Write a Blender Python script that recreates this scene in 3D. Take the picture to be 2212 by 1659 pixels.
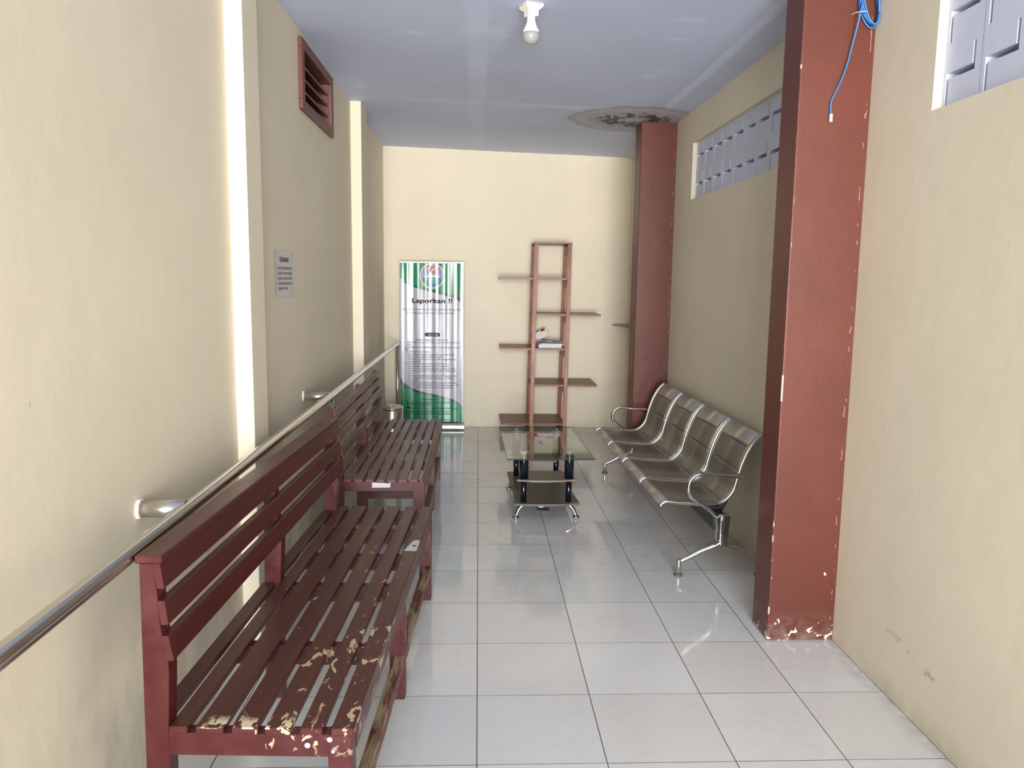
import bpy, bmesh, math, random
from mathutils import Vector, Matrix
random.seed(7)
PI = math.pi
for o in list(bpy.data.objects): bpy.data.objects.remove(o, do_unlink=True)
S = bpy.context.scene
COL = S.collection

# ------------------------------------------------------------------ camera
F, YAW, PITCH, ROLL, CH = 1693.9, 0.0438124, 0.1334868, 0.0132321, 1.468106
cam = bpy.data.cameras.new('camera'); cam.sensor_width = 36.0; cam.lens = F*36.0/2212.0
cam.clip_start = 0.02
co = bpy.data.objects.new('camera', cam); COL.objects.link(co); S.camera = co
fw = Vector((math.sin(YAW)*math.cos(PITCH), math.cos(YAW)*math.cos(PITCH), -math.sin(PITCH)))
r0 = Vector((math.cos(YAW), -math.sin(YAW), 0)); u0 = r0.cross(fw)
rr = math.cos(ROLL)*r0 + math.sin(ROLL)*u0; uu = -math.sin(ROLL)*r0 + math.cos(ROLL)*u0
M = Matrix.Identity(4)
for i in range(3):
    M[i][0], M[i][1], M[i][2] = rr[i], uu[i], -fw[i]
M[2][3] = CH
co.matrix_world = M

# ------------------------------------------------------------------ daylight (open front of the room, behind the camera)
OPEN_Y = -3.6
S.cycles.diffuse_bounces = 8; S.cycles.max_bounces = 14; S.cycles.transparent_max_bounces = 12
S.view_settings.view_transform = 'Standard'; S.view_settings.look = 'None'
S.view_settings.gamma = 1.0; S.view_settings.use_curve_mapping = False
S.view_settings.exposure = 1.36
W = bpy.data.worlds.new('daylight'); S.world = W; W.use_nodes = True
wn, wl = W.node_tree.nodes, W.node_tree.links
wn.clear()
wo = wn.new('ShaderNodeOutputWorld'); wb = wn.new('ShaderNodeBackground')
tc = wn.new('ShaderNodeTexCoord'); sx = wn.new('ShaderNodeSeparateXYZ'); mr = wn.new('ShaderNodeMapRange')
ramp = wn.new('ShaderNodeValToRGB')
wl.new(tc.outputs['Generated'], sx.inputs[0]); wl.new(sx.outputs['Z'], mr.inputs['Value'])
mr.inputs['From Min'].default_value = -1; mr.inputs['From Max'].default_value = 1
wl.new(mr.outputs[0], ramp.inputs[0])
e = ramp.color_ramp.elements
e[0].position = 0.0; e[0].color = (0.55, 0.53, 0.50, 1)
e[1].position = 1.0; e[1].color = (0.55, 0.66, 0.90, 1)
for p, c in ((0.25, (0.75, 0.74, 0.72, 1)), (0.46, (1.12, 1.10, 1.08, 1)), (0.50, (0.85, 0.85, 0.85, 1)), (0.57, (0.74, 0.76, 0.79, 1)), (0.70, (0.80, 0.90, 1.0, 1))):
    k = e.new(p); k.color = c
# the street in front of the open side is much brighter than what lies to either side
ny = wn.new('ShaderNodeMath'); ny.operation = 'MULTIPLY'; wl.new(sx.outputs['Y'], ny.inputs[0]); ny.inputs[1].default_value = -1
lb = wn.new('ShaderNodeMapRange'); lb.interpolation_type = 'SMOOTHSTEP'; wl.new(ny.outputs[0], lb.inputs['Value'])
lb.inputs['From Min'].default_value = 0.87; lb.inputs['From Max'].default_value = 1.0; lb.inputs['To Min'].default_value = 0.9; lb.inputs['To Max'].default_value = 21.5
wl.new(ramp.outputs[0], wb.inputs[0]); wl.new(lb.outputs[0], wb.inputs[1])
wl.new(wb.outputs[0], wo.inputs[0])
pl = bpy.data.lights.new('daylight_portal', 'AREA'); pl.shape = 'RECTANGLE'; pl.size = 2.42; pl.size_y = 2.68
pl.cycles.is_portal = True
po = bpy.data.objects.new('daylight_portal', pl); COL.objects.link(po)
po.location = (0.28, OPEN_Y, 1.34); po.rotation_euler = (PI/2, 0, 0)   # -Z of the lamp faces +Y

# ------------------------------------------------------------------ helpers
def link(o, parent=None):
    COL.objects.link(o)
    if parent is not None: o.parent = parent
    return o
def tag(o, label=None, cat=None, group=None, kind=None):
    if label: o['label'] = label
    if cat: o['category'] = cat
    if group: o['group'] = group
    if kind: o['kind'] = kind
    return o
def thing(name, label, cat, loc=(0,0,0), rz=0.0, group=None):
    o = bpy.data.objects.new(name, None); o.empty_display_size = 0.1; COL.objects.link(o)
    o.location = loc; o.rotation_euler = (0, 0, rz)
    return tag(o, label, cat, group)
def obj(name, bm, mats, parent=None, smooth=False, loc=None):
    bmesh.ops.recalc_face_normals(bm, faces=bm.faces)
    me = bpy.data.meshes.new(name); bm.to_mesh(me); bm.free()
    if not isinstance(mats, (list, tuple)): mats = [mats]
    for m in mats: me.materials.append(m)
    if smooth:
        for p in me.polygons: p.use_smooth = True
    o = bpy.data.objects.new(name, me); link(o, parent)
    if loc: o.location = loc
    return o
def struct(name, bm, mats, label, cat, **k):
    o = obj(name, bm, mats, **k); return tag(o, label, cat, kind='structure')
def box(bm, a, b, bev=0.0, mat=0, seg=1):
    x0, y0, z0 = a; x1, y1, z1 = b
    t = bmesh.new()
    v = [t.verts.new(p) for p in ((x0,y0,z0),(x1,y0,z0),(x1,y1,z0),(x0,y1,z0),(x0,y0,z1),(x1,y0,z1),(x1,y1,z1),(x0,y1,z1))]
    for f in ((0,3,2,1),(4,5,6,7),(0,1,5,4),(1,2,6,5),(2,3,7,6),(3,0,4,7)): t.faces.new([v[i] for i in f])
    if bev: bmesh.ops.bevel(t, geom=t.edges[:], offset=bev, segments=seg, affect='EDGES', profile=0.5)
    merge(bm, t, mat)
def merge(bm, t, mat=0, mtx=None):
    if mtx is not None: bmesh.ops.transform(t, matrix=mtx, verts=t.verts)
    bmesh.ops.recalc_face_normals(t, faces=t.faces)
    mp = {}
    for v in t.verts: mp[v] = bm.verts.new(v.co)
    for f in t.faces:
        nf = bm.faces.new([mp[v] for v in f.verts]); nf.material_index = mat if mat else f.material_index; nf.smooth = f.smooth
    t.free()
def prism(bm, pts, axis, a, b, bev=0.0, mat=0):
    """polygon pts (2D) extruded along axis 'x','y' or 'z' from a to b"""
    t = bmesh.new()
    def P(p, s):
        if axis == 'y': return (p[0], s, p[1])
        if axis == 'x': return (s, p[0], p[1])
        return (p[0], p[1], s)
    A = [t.verts.new(P(p, a)) for p in pts]; B = [t.verts.new(P(p, b)) for p in pts]
    t.faces.new(A); t.faces.new(B[::-1])
    n = len(pts)
    for i in range(n): t.faces.new([A[i], A[(i+1) % n], B[(i+1) % n], B[i]])
    bmesh.ops.recalc_face_normals(t, faces=t.faces)
    if bev: bmesh.ops.bevel(t, geom=t.edges[:], offset=bev, segments=1, affect='EDGES')
    merge(bm, t, mat)
def lathe(bm, prof, c=(0,0,0), n=24, mat=0, axis=None, caps=True):
    t = bmesh.new(); rings = []
    for r, z in prof:
        rings.append([t.verts.new((r*math.cos(2*PI*i/n), r*math.sin(2*PI*i/n), z)) for i in range(n)])
    for a, b in zip(rings, rings[1:]):
        for i in range(n):
            f = t.faces.new([a[i], a[(i+1) % n], b[(i+1) % n], b[i]]); f.smooth = True
    if caps:
        if prof[0][0] > 1e-5: t.faces.new(rings[0][::-1])
        if prof[-1][0] > 1e-5: t.faces.new(rings[-1])
    bmesh.ops.remove_doubles(t, verts=t.verts, dist=1e-6)
    m = Matrix.Translation(c)
    if axis is not None:
        m = m @ Vector((0,0,1)).rotation_difference(Vector(axis)).to_matrix().to_4x4()
    merge(bm, t, mat, m)
def smooth_path(pts, sub=6, closed=False):
    P = [Vector(p) for p in pts]; out = []
    n = len(P)
    for i in range(n if closed else n-1):
        if closed: p0, p1, p2, p3 = P[(i-1) % n], P[i], P[(i+1) % n], P[(i+2) % n]
        else: p0, p1, p2, p3 = P[max(i-1,0)], P[i], P[i+1], P[min(i+2,n-1)]
        for k in range(sub):
            t = k/sub
            out.append(0.5*((2*p1)+(-p0+p2)*t+(2*p0-5*p1+4*p2-p3)*t*t+(-p0+3*p1-3*p2+p3)*t**3))
    if not closed: out.append(P[-1].copy())
    return out
def tube(bm, pts, r, n=12, mat=0, flat=None, ref=None, closed=False):
    """sweep; r number or list; flat=(a,b) gives an elliptic section, a along ref direction"""
    t = bmesh.new(); P = [Vector(p) for p in pts]; m = len(P); rings = []
    up = Vector(ref) if ref is not None else None
    prev = None
    for i, p in enumerate(P):
        if closed: d = (P[(i+1) % m]-P[i-1]).normalized()
        else: d = (P[min(i+1,m-1)]-P[max(i-1,0)]).normalized()
        if up is not None: a = (up - d*up.dot(d)).normalized()
        else:
            if prev is None:
                a = d.orthogonal().normalized()
            else:
                a = (prev - d*prev.dot(d)).normalized()
        prev = a; b = d.cross(a)
        ri = r[i] if isinstance(r, (list, tuple)) else r
        fa, fb = flat if flat else (1, 1)
        rings.append([t.verts.new(p + a*ri*fa*math.cos(2*PI*k/n) + b*ri*fb*math.sin(2*PI*k/n)) for k in range(n)])
    pr = list(zip(rings, rings[1:])) + ([(rings[-1], rings[0])] if closed else [])
    for A, B in pr:
        for k in range(n):
            f = t.faces.new([A[k], A[(k+1) % n], B[(k+1) % n], B[k]]); f.smooth = True
    if not closed:
        t.faces.new(rings[0][::-1]); t.faces.new(rings[-1])
    merge(bm, t, mat)
def copy_tree(o, parent=None):
    c = o.copy(); COL.objects.link(c)
    if parent is not None: c.parent = parent
    for ch in list(o.children): copy_tree(ch, c)
    return c

# ------------------------------------------------------------------ materials
class MB:
    def __init__(s, name, col=(0.8,0.8,0.8), rough=0.5, metal=0.0, spec=0.5, **kw):
        s.m = bpy.data.materials.new(name); s.m.use_nodes = True
        s.N = s.m.node_tree.nodes; s.L = s.m.node_tree.links
        s.b = s.N['Principled BSDF']
        s.b.inputs['Base Color'].default_value = (*col, 1); s.b.inputs['Roughness'].default_value = rough
        s.b.inputs['Metallic'].default_value = metal; s.b.inputs['Specular IOR Level'].default_value = spec
        for k, v in kw.items(): s.b.inputs[k.replace('_', ' ')].default_value = v
        s.g = None
    def node(s, t, **k):
        n = s.N.new(t)
        for a, b in k.items(): setattr(n, a, b)
        return n
    def pos(s, obj=False):
        if obj:
            return s.node('ShaderNodeTexCoord').outputs['Object']
        if s.g is None: s.g = s.node('ShaderNodeNewGeometry')
        return s.g.outputs['Position']
    def sep(s, v):
        n = s.node('ShaderNodeSeparateXYZ'); s.L.new(v, n.inputs[0]); return n.outputs
    def math(s, op, a, b=None, c=None, clamp=False):
        n = s.node('ShaderNodeMath', operation=op, use_clamp=clamp)
        for i, x in enumerate((a, b, c)):
            if x is None: continue
            if isinstance(x, (int, float)): n.inputs[i].default_value = x
            else: s.L.new(x, n.inputs[i])
        return n.outputs[0]
    def mapping(s, v, scale=(1,1,1), loc=(0,0,0), rot=(0,0,0)):
        n = s.node('ShaderNodeMapping'); s.L.new(v, n.inputs[0])
        n.inputs['Scale'].default_value = scale; n.inputs['Location'].default_value = loc; n.inputs['Rotation'].default_value = rot
        return n.outputs[0]
    def noise(s, v, scale, detail=3, rough=0.5, dist=0.0):
        n = s.node('ShaderNodeTexNoise'); s.L.new(v, n.inputs['Vector'])
        n.inputs['Scale'].default_value = scale; n.inputs['Detail'].default_value = detail
        n.inputs['Roughness'].default_value = rough; n.inputs['Distortion'].default_value = dist
        return n.outputs['Fac']
    def rng(s, v, a, b, c=0.0, d=1.0, smooth=False):
        n = s.node('ShaderNodeMapRange'); s.L.new(v, n.inputs['Value'])
        n.inputs['From Min'].default_value = a; n.inputs['From Max'].default_value = b
        n.inputs['To Min'].default_value = c; n.inputs['To Max'].default_value = d
        if smooth: n.interpolation_type = 'SMOOTHSTEP'
        return n.outputs[0]
    def mix(s, f, a, b, mode='MIX'):
        n = s.node('ShaderNodeMix', data_type='RGBA', blend_type=mode)
        if isinstance(f, (int, float)): n.inputs[0].default_value = f
        else: s.L.new(f, n.inputs[0])
        for i, x in ((6, a), (7, b)):
            if isinstance(x, tuple): n.inputs[i].default_value = (*x, 1) if len(x) == 3 else x
            else: s.L.new(x, n.inputs[i])
        return n.outputs[2]
    def col(s, c): s.L.new(c, s.b.inputs['Base Color']); return s
    def rough(s, r): s.L.new(r, s.b.inputs['Roughness']); return s
    def bump(s, h, strength=0.2, dist=0.01):
        n = s.node('ShaderNodeBump'); s.L.new(h, n.inputs['Height'])
        n.inputs['Strength'].default_value = strength; n.inputs['Distance'].default_value = dist
        s.L.new(n.outputs[0], s.b.inputs['Normal']); return s

def lin(r, g, b):
    f = lambda c: (c/255/12.92) if c/255 <= 0.04045 else ((c/255+0.055)/1.055)**2.4
    return (f(r), f(g), f(b))

# walls: cream emulsion, hand trowelled, with scuffs low down
def wall_mat(name, base, side=0):
    m = MB(name, base, 0.6, spec=0.12)
    p = m.pos(); xyz = m.sep(p)
    n1 = m.noise(p, 1.6, 4, 0.55); n2 = m.noise(m.mapping(p, (6, 6, 0.8)), 1.0, 4, 0.6)
    c = m.mix(m.rng(n1, 0.35, 0.7), tuple(x*0.96 for x in base), tuple(min(1, x*1.03) for x in base))
    c = m.mix(m.rng(n2, 0.55, 0.8, 0, 0.25), c, tuple(x*a for x, a in zip(base, (0.95, 0.93, 0.90))))
    # sparse small scratches and marks
    s1 = m.noise(m.mapping(p, (1, 1, 0.45)), 30, 2, 0.6)
    s2 = m.noise(p, 2.2, 2, 0.5)
    mk = m.math('MULTIPLY', m.rng(s1, 0.755, 0.775), m.rng(s2, 0.55, 0.62))
    c = m.mix(m.math('MULTIPLY', mk, 0.7), c, (0.22, 0.18, 0.13))
    # grime that creeps up from the floor
    gz = m.rng(xyz[2], 0.0, 0.75 if side == -1 else 0.10, 1, 0)
    gn = m.noise(m.mapping(p, (5, 5, 3)), 1.3, 5, 0.65)
    g = m.math('MULTIPLY', gz, m.rng(gn, 0.42, 0.72))
    c = m.mix(m.math('MULTIPLY', g, 0.55 if side == -1 else 0.45), c, (0.20, 0.17, 0.12))
    if side == 1:   # grey rub marks at knee height near the front
        a = m.rng(m.math('ABSOLUTE', m.math('SUBTRACT', m.math('MULTIPLY_ADD', xyz[1], 0.12, -0.075), xyz[2])), 0.0, 0.022, 1, 0)
        b = m.math('MULTIPLY', m.rng(xyz[1], 2.25, 2.35), m.rng(xyz[1], 2.55, 2.66, 1, 0))
        rn = m.noise(m.mapping(p, (1, 28, 40)), 1.0, 4, 0.7)
        c = m.mix(m.math('MULTIPLY', m.math('MULTIPLY', a, b), m.rng(rn, 0.5, 0.62, 0, 0.75)), c, (0.2, 0.19, 0.17))
    m.col(c)
    h = m.noise(p, 9, 5, 0.6); m.bump(h, 0.12, 0.012)
    return m.m
CREAM = (0.735, 0.665, 0.52)
M_wall = wall_mat('cream_wall', CREAM)
M_wallL = wall_mat('cream_wall_left', CREAM, -1)
M_wallR = wall_mat('cream_wall_right', CREAM, 1)

def red_col():
    base = lin(94, 45, 33); m = MB('oxide_red_paint', base, 0.42, spec=0.4)
    p = m.pos(); xyz = m.sep(p)
    n = m.noise(p, 3, 4, 0.6)
    c = m.mix(m.rng(n, 0.35, 0.7), tuple(x*0.9 for x in base), tuple(x*1.08 for x in base))
    low = m.rng(xyz[2], 0.02, 0.17, 1, 0)
    d = m.noise(m.mapping(p, (1, 1, 1.2)), 14, 5, 0.65, 0.6)
    dust = m.math('MULTIPLY', m.rng(xyz[2], 0.0, 0.13, 1, 0), m.rng(d, 0.42, 0.62))
    c = m.mix(m.math('MULTIPLY', dust, 0.8), c, (0.22, 0.165, 0.14))
    ch = m.noise(p, 26, 3, 0.55, 0.3)
    thr = m.math('MULTIPLY_ADD', low, -0.165, 0.755)
    chip = m.math('GREATER_THAN', ch, thr)
    chip = m.math('MULTIPLY', chip, m.rng(xyz[2], 0.40, 0.32, 0, 1))
    ex = m.math('MULTIPLY', m.rng(m.math('ABSOLUTE', m.math('SUBTRACT', xyz[0], 1.200)), 0.004, 0.006, 1, 0), m.math('GREATER_THAN', m.noise(m.mapping(p, (1, 1, 0.5)), 17, 3), 0.60))
    ex = m.math('MULTIPLY', ex, m.rng(xyz[1], 3.026, 3.028, 1, 0))
    ex2 = m.math('MULTIPLY', m.rng(m.math('ABSOLUTE', m.math('SUBTRACT', m.math('MULTIPLY_ADD', m.noise(p, 30, 2), 0.02, xyz[0]), 1.470)), 0.0006, 0.0014, 1, 0), m.math('GREATER_THAN', m.noise(p, 23, 3), 0.57))
    chip = m.math('MAXIMUM', chip, m.math('MULTIPLY', ex, 0.85)); chip = m.math('MAXIMUM', chip, m.math('MULTIPLY', ex2, 0.55))
    c = m.mix(chip, c, (0.62, 0.54, 0.46))
    m.col(c); m.bump(m.noise(p, 12, 4, 0.6), 0.15, 0.01)
    return m.m
M_red = red_col()

def ceil_mat():
    base = (0.57, 0.635, 0.83); m = MB('blue_white_ceiling', base, 0.6, spec=0.3)
    p = m.pos(); x, y, z = m.sep(p)
    n = m.noise(p, 1.1, 4, 0.5)
    c = m.mix(m.rng(n, 0.3, 0.7), tuple(v*0.95 for v in base), tuple(v*1.05 for v in base))
    light = (0.70, 0.78, 1.0)
    wob = m.math('MULTIPLY_ADD', m.noise(p, 2.5, 3), 0.06, -0.03)
    # putty strips over the board joints
    xs = m.math('SUBTRACT', m.math('ADD', x, wob), 1.285)
    st = m.math('MULTIPLY', m.rng(m.math('ABSOLUTE', xs), 0.022, 0.032, 1, 0), m.rng(y, 6.3, 6.4, 1, 0))
    c = m.mix(m.math('MULTIPLY', st, 0.85), c, light)
    xs2 = m.math('ADD', m.math('ADD', x, wob), 0.02)
    st2 = m.math('MULTIPLY', m.rng(m.math('ABSOLUTE', xs2), 0.04, 0.07, 1, 0), m.rng(m.noise(m.mapping(p, (1, 1, 1)), 1.7, 3), 0.38, 0.6, 0.1, 0.6))
    c = m.mix(st2, c, light)
    ys = m.math('SUBTRACT', m.math('ADD', y, wob), 5.66)
    st3 = m.math('MULTIPLY', m.rng(m.math('ABSOLUTE', ys), 0.04, 0.08, 1, 0), m.rng(x, -0.8, 0.5, 0.15, 0.75))
    c = m.mix(m.math('MULTIPLY', st3, 0.8), c, light)
    # dabs of filler over the screws
    for (cx, cy, rx, ry, a) in ((-0.331,4.145,.07,.035,.6),(0.962,3.727,.07,.03,.6),(0.972,4.018,.06,.03,.5),(0.989,4.728,.05,.04,.5),(1.02,4.6,.05,.04,.35),(0.03,4.03,.11,.07,.55),(0.1,4.12,.05,.04,.4),
                              (-0.77,5.328,.04,.05,.3),(0.655,5.657,.09,.05,.3),(-0.30,5.1,.05,.03,.35),(-.1,5.15,.05,.03,.25),(0.9,5.2,.06,.03,.3),(0.30,5.4,.06,.03,.25),(0.42,6.2,.08,.05,.25),(0.92,5.4,.05,.03,.3)):
        dx = m.math('DIVIDE', m.math('SUBTRACT', x, cx), rx); dy = m.math('DIVIDE', m.math('SUBTRACT', y, cy), ry)
        d = m.math('SQRT', m.math('ADD', m.math('MULTIPLY', dx, dx), m.math('MULTIPLY', dy, dy)))
        c = m.mix(m.rng(m.math('MULTIPLY_ADD', m.noise(p, 20, 2), 0.5, d), 0.95, 1.5, a, 0), c, light)
    # damp stain round the head of the rear column
    dx = m.math('DIVIDE', m.math('SUBTRACT', x, 1.13), 0.50)
    dy = m.math('DIVIDE', m.math('SUBTRACT', y, 5.97), 0.47)
    r = m.math('SQRT', m.math('ADD', m.math('MULTIPLY', dx, dx), m.math('MULTIPLY', dy, dy)))
    nd = m.noise(p, 4.0, 5, 0.6)
    r = m.math('ADD', r, m.math('MULTIPLY_ADD', nd, 0.34, -0.17))
    inner = m.rng(r, 0.90, 1.0, 0.55, 0)
    c = m.mix(inner, c, (0.42, 0.38, 0.34))
    for (rc, w, a, cc) in ((0.93, 0.035, 0.75, (0.26, 0.22, 0.19)), (0.86, 0.03, 0.45, (0.30, 0.22, 0.20)), (0.66, 0.035, 0.55, (0.28, 0.23, 0.20)), (1.02, 0.02, 0.3, (0.34, 0.31, 0.30))):
        c = m.mix(m.rng(m.math('ABSOLUTE', m.math('SUBTRACT', r, rc)), 0, w, a, 0), c, cc)
    mo = m.noise(m.mapping(p, (1.6, 0.9, 1)), 9, 6, 0.72, 0.8)
    mould = m.math('MULTIPLY', m.rng(mo, 0.43, 0.53), m.rng(m.math('ABSOLUTE', m.math('SUBTRACT', r, 0.36)), 0.10, 0.26, 1, 0))
    c = m.mix(m.math('MULTIPLY', mould, 0.92), c, (0.035, 0.033, 0.035))
    m.col(c); m.bump(m.noise(p, 6, 4), 0.08, 0.01)
    return m.m
M_ceil = ceil_mat()

def tile_mat():
    m = MB('glazed_floor_tile', (0.7,0.7,0.7), 0.1, spec=0.5)
    at = m.node('ShaderNodeAttribute', attribute_name='tint')
    p = m.pos(); x, y, z = m.sep(p)
    n = m.noise(p, 2.2, 5, 0.6); fine = m.noise(p, 18, 4, 0.6)
    c = m.mix(m.rng(n, 0.3, 0.75, 0, 0.5), at.outputs['Color'], (0.68, 0.66, 0.63))
    # patchy dirt, also beside the walls; tiles get darker and browner towards the back
    dirt = m.math('MULTIPLY', m.rng(fine, 0.45, 0.75), m.rng(n, 0.4, 0.65))
    c = m.mix(m.math('MULTIPLY', dirt, m.rng(y, 3.0, 6.0, 0.15, 0.5)), c, (0.28, 0.25, 0.22))
    c = m.mix(m.rng(y, 3.2, 7.0, 0.0, 0.22), c, (0.42, 0.37, 0.33))  # smooth grey-brown blend that grows towards the back of the room
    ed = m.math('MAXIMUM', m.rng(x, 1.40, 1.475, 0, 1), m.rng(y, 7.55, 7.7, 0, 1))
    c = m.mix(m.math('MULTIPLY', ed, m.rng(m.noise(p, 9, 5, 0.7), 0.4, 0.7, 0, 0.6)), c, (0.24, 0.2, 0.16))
    sp = m.noise(p, 55, 2, 0.5); sp2 = m.noise(p, 3.1, 2, 0.5)
    spk = m.math('MULTIPLY', m.rng(sp, 0.765, 0.785), m.rng(sp2, 0.48, 0.56))
    c = m.mix(m.math('MULTIPLY', spk, 0.8), c, (0.13, 0.12, 0.11))
    m.col(c); m.rough(m.rng(n, 0.3, 0.7, 0.045, 0.12))
    return m.m
M_tile = tile_mat()
M_grout = MB('grout', lin(92, 80, 72), 0.85).m

def bench_mat(name, base, dustc, chips, dustamt):
    m = MB(name, base, 0.38, spec=0.5)
    p = m.pos(True); x, y, z = m.sep(p)
    g = m.sep(m.node('ShaderNodeNewGeometry').outputs['Normal'])
    n = m.noise(m.mapping(p, (8, 1.2, 8)), 1.5, 5, 0.6)
    c = m.mix(m.rng(n, 0.3, 0.7), tuple(v*0.85 for v in base), tuple(v*1.15 for v in base))
    up = m.rng(g[2], 0.5, 0.95)
    c = m.mix(m.math('MULTIPLY', up, m.rng(n, 0.3, 0.75, dustamt*0.55, dustamt)), c, dustc)
    if chips:
        # worn, flaking paint on the seat, worst at the near corner and front edge
        ch = m.noise(m.mapping(p, (1.0, 0.45, 1.0)), 26, 4, 0.62, 0.9)
        reg = m.math('MULTIPLY', m.rng(x, 0.17, 0.46), m.rng(y, 1.55, 0.25))
        big = m.noise(p, 3.0, 2)
        reg = m.math('MULTIPLY', reg, m.rng(big, 0.3, 0.6, 0.55, 1.15))
        thr = m.math('MULTIPLY_ADD', reg, -0.175, 0.705)
        chip = m.math('MULTIPLY', m.math('GREATER_THAN', ch, thr), m.rng(z, 0.35, 0.40))
        chip = m.math('MULTIPLY', chip, m.rng(z, 0.46, 0.45))
        c = m.mix(chip, c, lin(196, 170, 138))
        ch2 = m.noise(m.mapping(p, (1.0, 0.35, 1.0)), 62, 4, 0.65, 0.5)
        chip2 = m.math('MULTIPLY', m.math('GREATER_THAN', ch2, m.math('MULTIPLY_ADD', reg, -0.12, 0.735)), m.math('MULTIPLY', m.rng(z, 0.40, 0.41), m.rng(z, 0.46, 0.45)))
        c = m.mix(m.math('MULTIPLY', chip2, 0.9), c, lin(172, 128, 104))
        # bare ends at the near edge
        ends = m.math('MULTIPLY', m.rng(y, 0.050, 0.020), m.math('MULTIPLY', m.rng(x, 0.13, 0.16), m.rng(x, 0.37, 0.36)))
        en = m.noise(m.mapping(p, (1, 0.5, 1)), 60, 3, 0.6)
        c = m.mix(m.math('MULTIPLY', m.math('MULTIPLY', ends, m.rng(z, 0.424, 0.427)), m.math('GREATER_THAN', en, 0.50)), c, lin(225, 208, 170))
        mk = m.noise(p, 48, 2)
        c = m.mix(m.math('MULTIPLY', m.math('GREATER_THAN', mk, 0.79), 0.8), c, lin(190, 160, 150))
    else:
        mk = m.noise(m.mapping(p, (1, 0.5, 1)), 36, 3)
        c = m.mix(m.math('MULTIPLY', m.math('GREATER_THAN', mk, 0.74), 0.6), c, lin(170, 140, 110))
    m.col(c); m.rough(m.rng(n, 0.3, 0.7, 0.28, 0.5)); m.bump(m.noise(m.mapping(p, (30, 2, 30)), 1.2, 3), 0.1, 0.004)
    return m.m
MAROON = lin(70, 21, 20)
M_bench = bench_mat('chipped_maroon_paint', MAROON, lin(88, 54, 42), True, 0.6)
M_bench2 = bench_mat('dusty_maroon_paint', lin(76, 24, 24), lin(104, 78, 66), False, 0.85)
M_slat2 = bench_mat('worn_brown_slat', lin(90, 52, 46), lin(118, 92, 80), False, 0.8)
def bareply():
    m = MB('worn_plywood_edge', lin(150, 122, 92), 0.6)
    p = m.pos(True); n = m.noise(m.mapping(p, (20, 3, 20)), 1.5, 5, 0.65, 0.4)
    c = m.mix(m.rng(n, 0.42, 0.56), lin(160, 138, 110), lin(92, 40, 38)); m.col(c)
    return m.m
M_ply = bareply()
M_chrome = MB('chrome_tube', (0.55, 0.54, 0.52), 0.19, 1.0).m
def steel():
    m = MB('stainless_tube', (0.62, 0.60, 0.56), 0.2, 1.0)
    p = m.pos(); n = m.noise(m.mapping(p, (1, 0.4, 1)), 8, 4); m.rough(m.rng(n, 0.3, 0.7, 0.14, 0.28)); return m.m
M_steel = steel()
M_sheet = MB('satin_steel_sheet', (0.50, 0.48, 0.43), 0.34, 0.85).m
def perf():
    m = MB('perforated_steel', (0.30, 0.275, 0.225), 0.38, 0.8)
    uv = m.node('ShaderNodeUVMap').outputs[0]
    x, y, z = m.sep(m.mapping(uv, (1/0.007, 1/0.007, 1)))
    fx = m.math('SUBTRACT', m.math('FRACT', x), 0.5); fy = m.math('SUBTRACT', m.math('FRACT', y), 0.5)
    d = m.math('SQRT', m.math('ADD', m.math('MULTIPLY', fx, fx), m.math('MULTIPLY', fy, fy)))
    hole = m.math('LESS_THAN', d, 0.30)
    m.L.new(m.math('SUBTRACT', 1.0, hole), m.b.inputs['Alpha'])
    return m.m
M_perf = perf()
M_black = MB('black_steel', (0.012, 0.012, 0.014), 0.4).m
M_navy = MB('glossy_black_pillar', (0.004, 0.006, 0.011), 0.18, spec=0.5).m
M_plastic = MB('white_plastic', (0.86, 0.84, 0.84), 0.25).m
M_cap = MB('grey_rubber', (0.10, 0.09, 0.08), 0.6).m
def glass(name, tint, rough=0.0, ior=1.5):
    m = bpy.data.materials.new(name); m.use_nodes = True; N, L = m.node_tree.nodes, m.node_tree.links
    N.clear(); o = N.new('ShaderNodeOutputMaterial'); mx = N.new('ShaderNodeMixShader')
    t = N.new('ShaderNodeBsdfTransparent'); g = N.new('ShaderNodeBsdfGlossy'); f = N.new('ShaderNodeFresnel')
    t.inputs[0].default_value = (*tint, 1); g.inputs['Roughness'].default_value = rough; 
    ge = N.new('ShaderNodeNewGeometry'); mi = N.new('ShaderNodeMapRange'); L.new(ge.outputs['Backfacing'], mi.inputs['Value'])
    mi.inputs['To Min'].default_value = ior; mi.inputs['To Max'].default_value = 1.0/ior; L.new(mi.outputs[0], f.inputs[0])   # thin sheet: same reflectance from both sides
    L.new(f.outputs[0], mx.inputs[0]); L.new(t.outputs[0], mx.inputs[1]); L.new(g.outputs[0], mx.inputs[2]); L.new(mx.outputs[0], o.inputs[0])
    return m
M_glass = glass('clear_table_glass', (0.84, 0.92, 0.88))
M_gedge = MB('green_glass_edge', (0.004, 0.022, 0.018), 0.45, spec=0.15).m
M_clear = glass('clear_plastic', (0.86, 0.86, 0.88), 0.1, 1.45)
def dusty(name, base, d):
    m = MB(name, base, 0.4); p = m.pos(); n = m.noise(p, 7, 5, 0.65, 0.5)
    m.col(m.mix(m.rng(n, 0.35, 0.65), base, d)); m.rough(m.rng(n, 0.3, 0.7, 0.3, 0.6)); return m.m
M_lower = dusty('dusty_grey_shelf', (0.045, 0.042, 0.036), (0.13, 0.115, 0.095))
M_midsh = dusty('brown_board_shelf', (0.17, 0.12, 0.085), (0.21, 0.16, 0.115))
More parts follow.
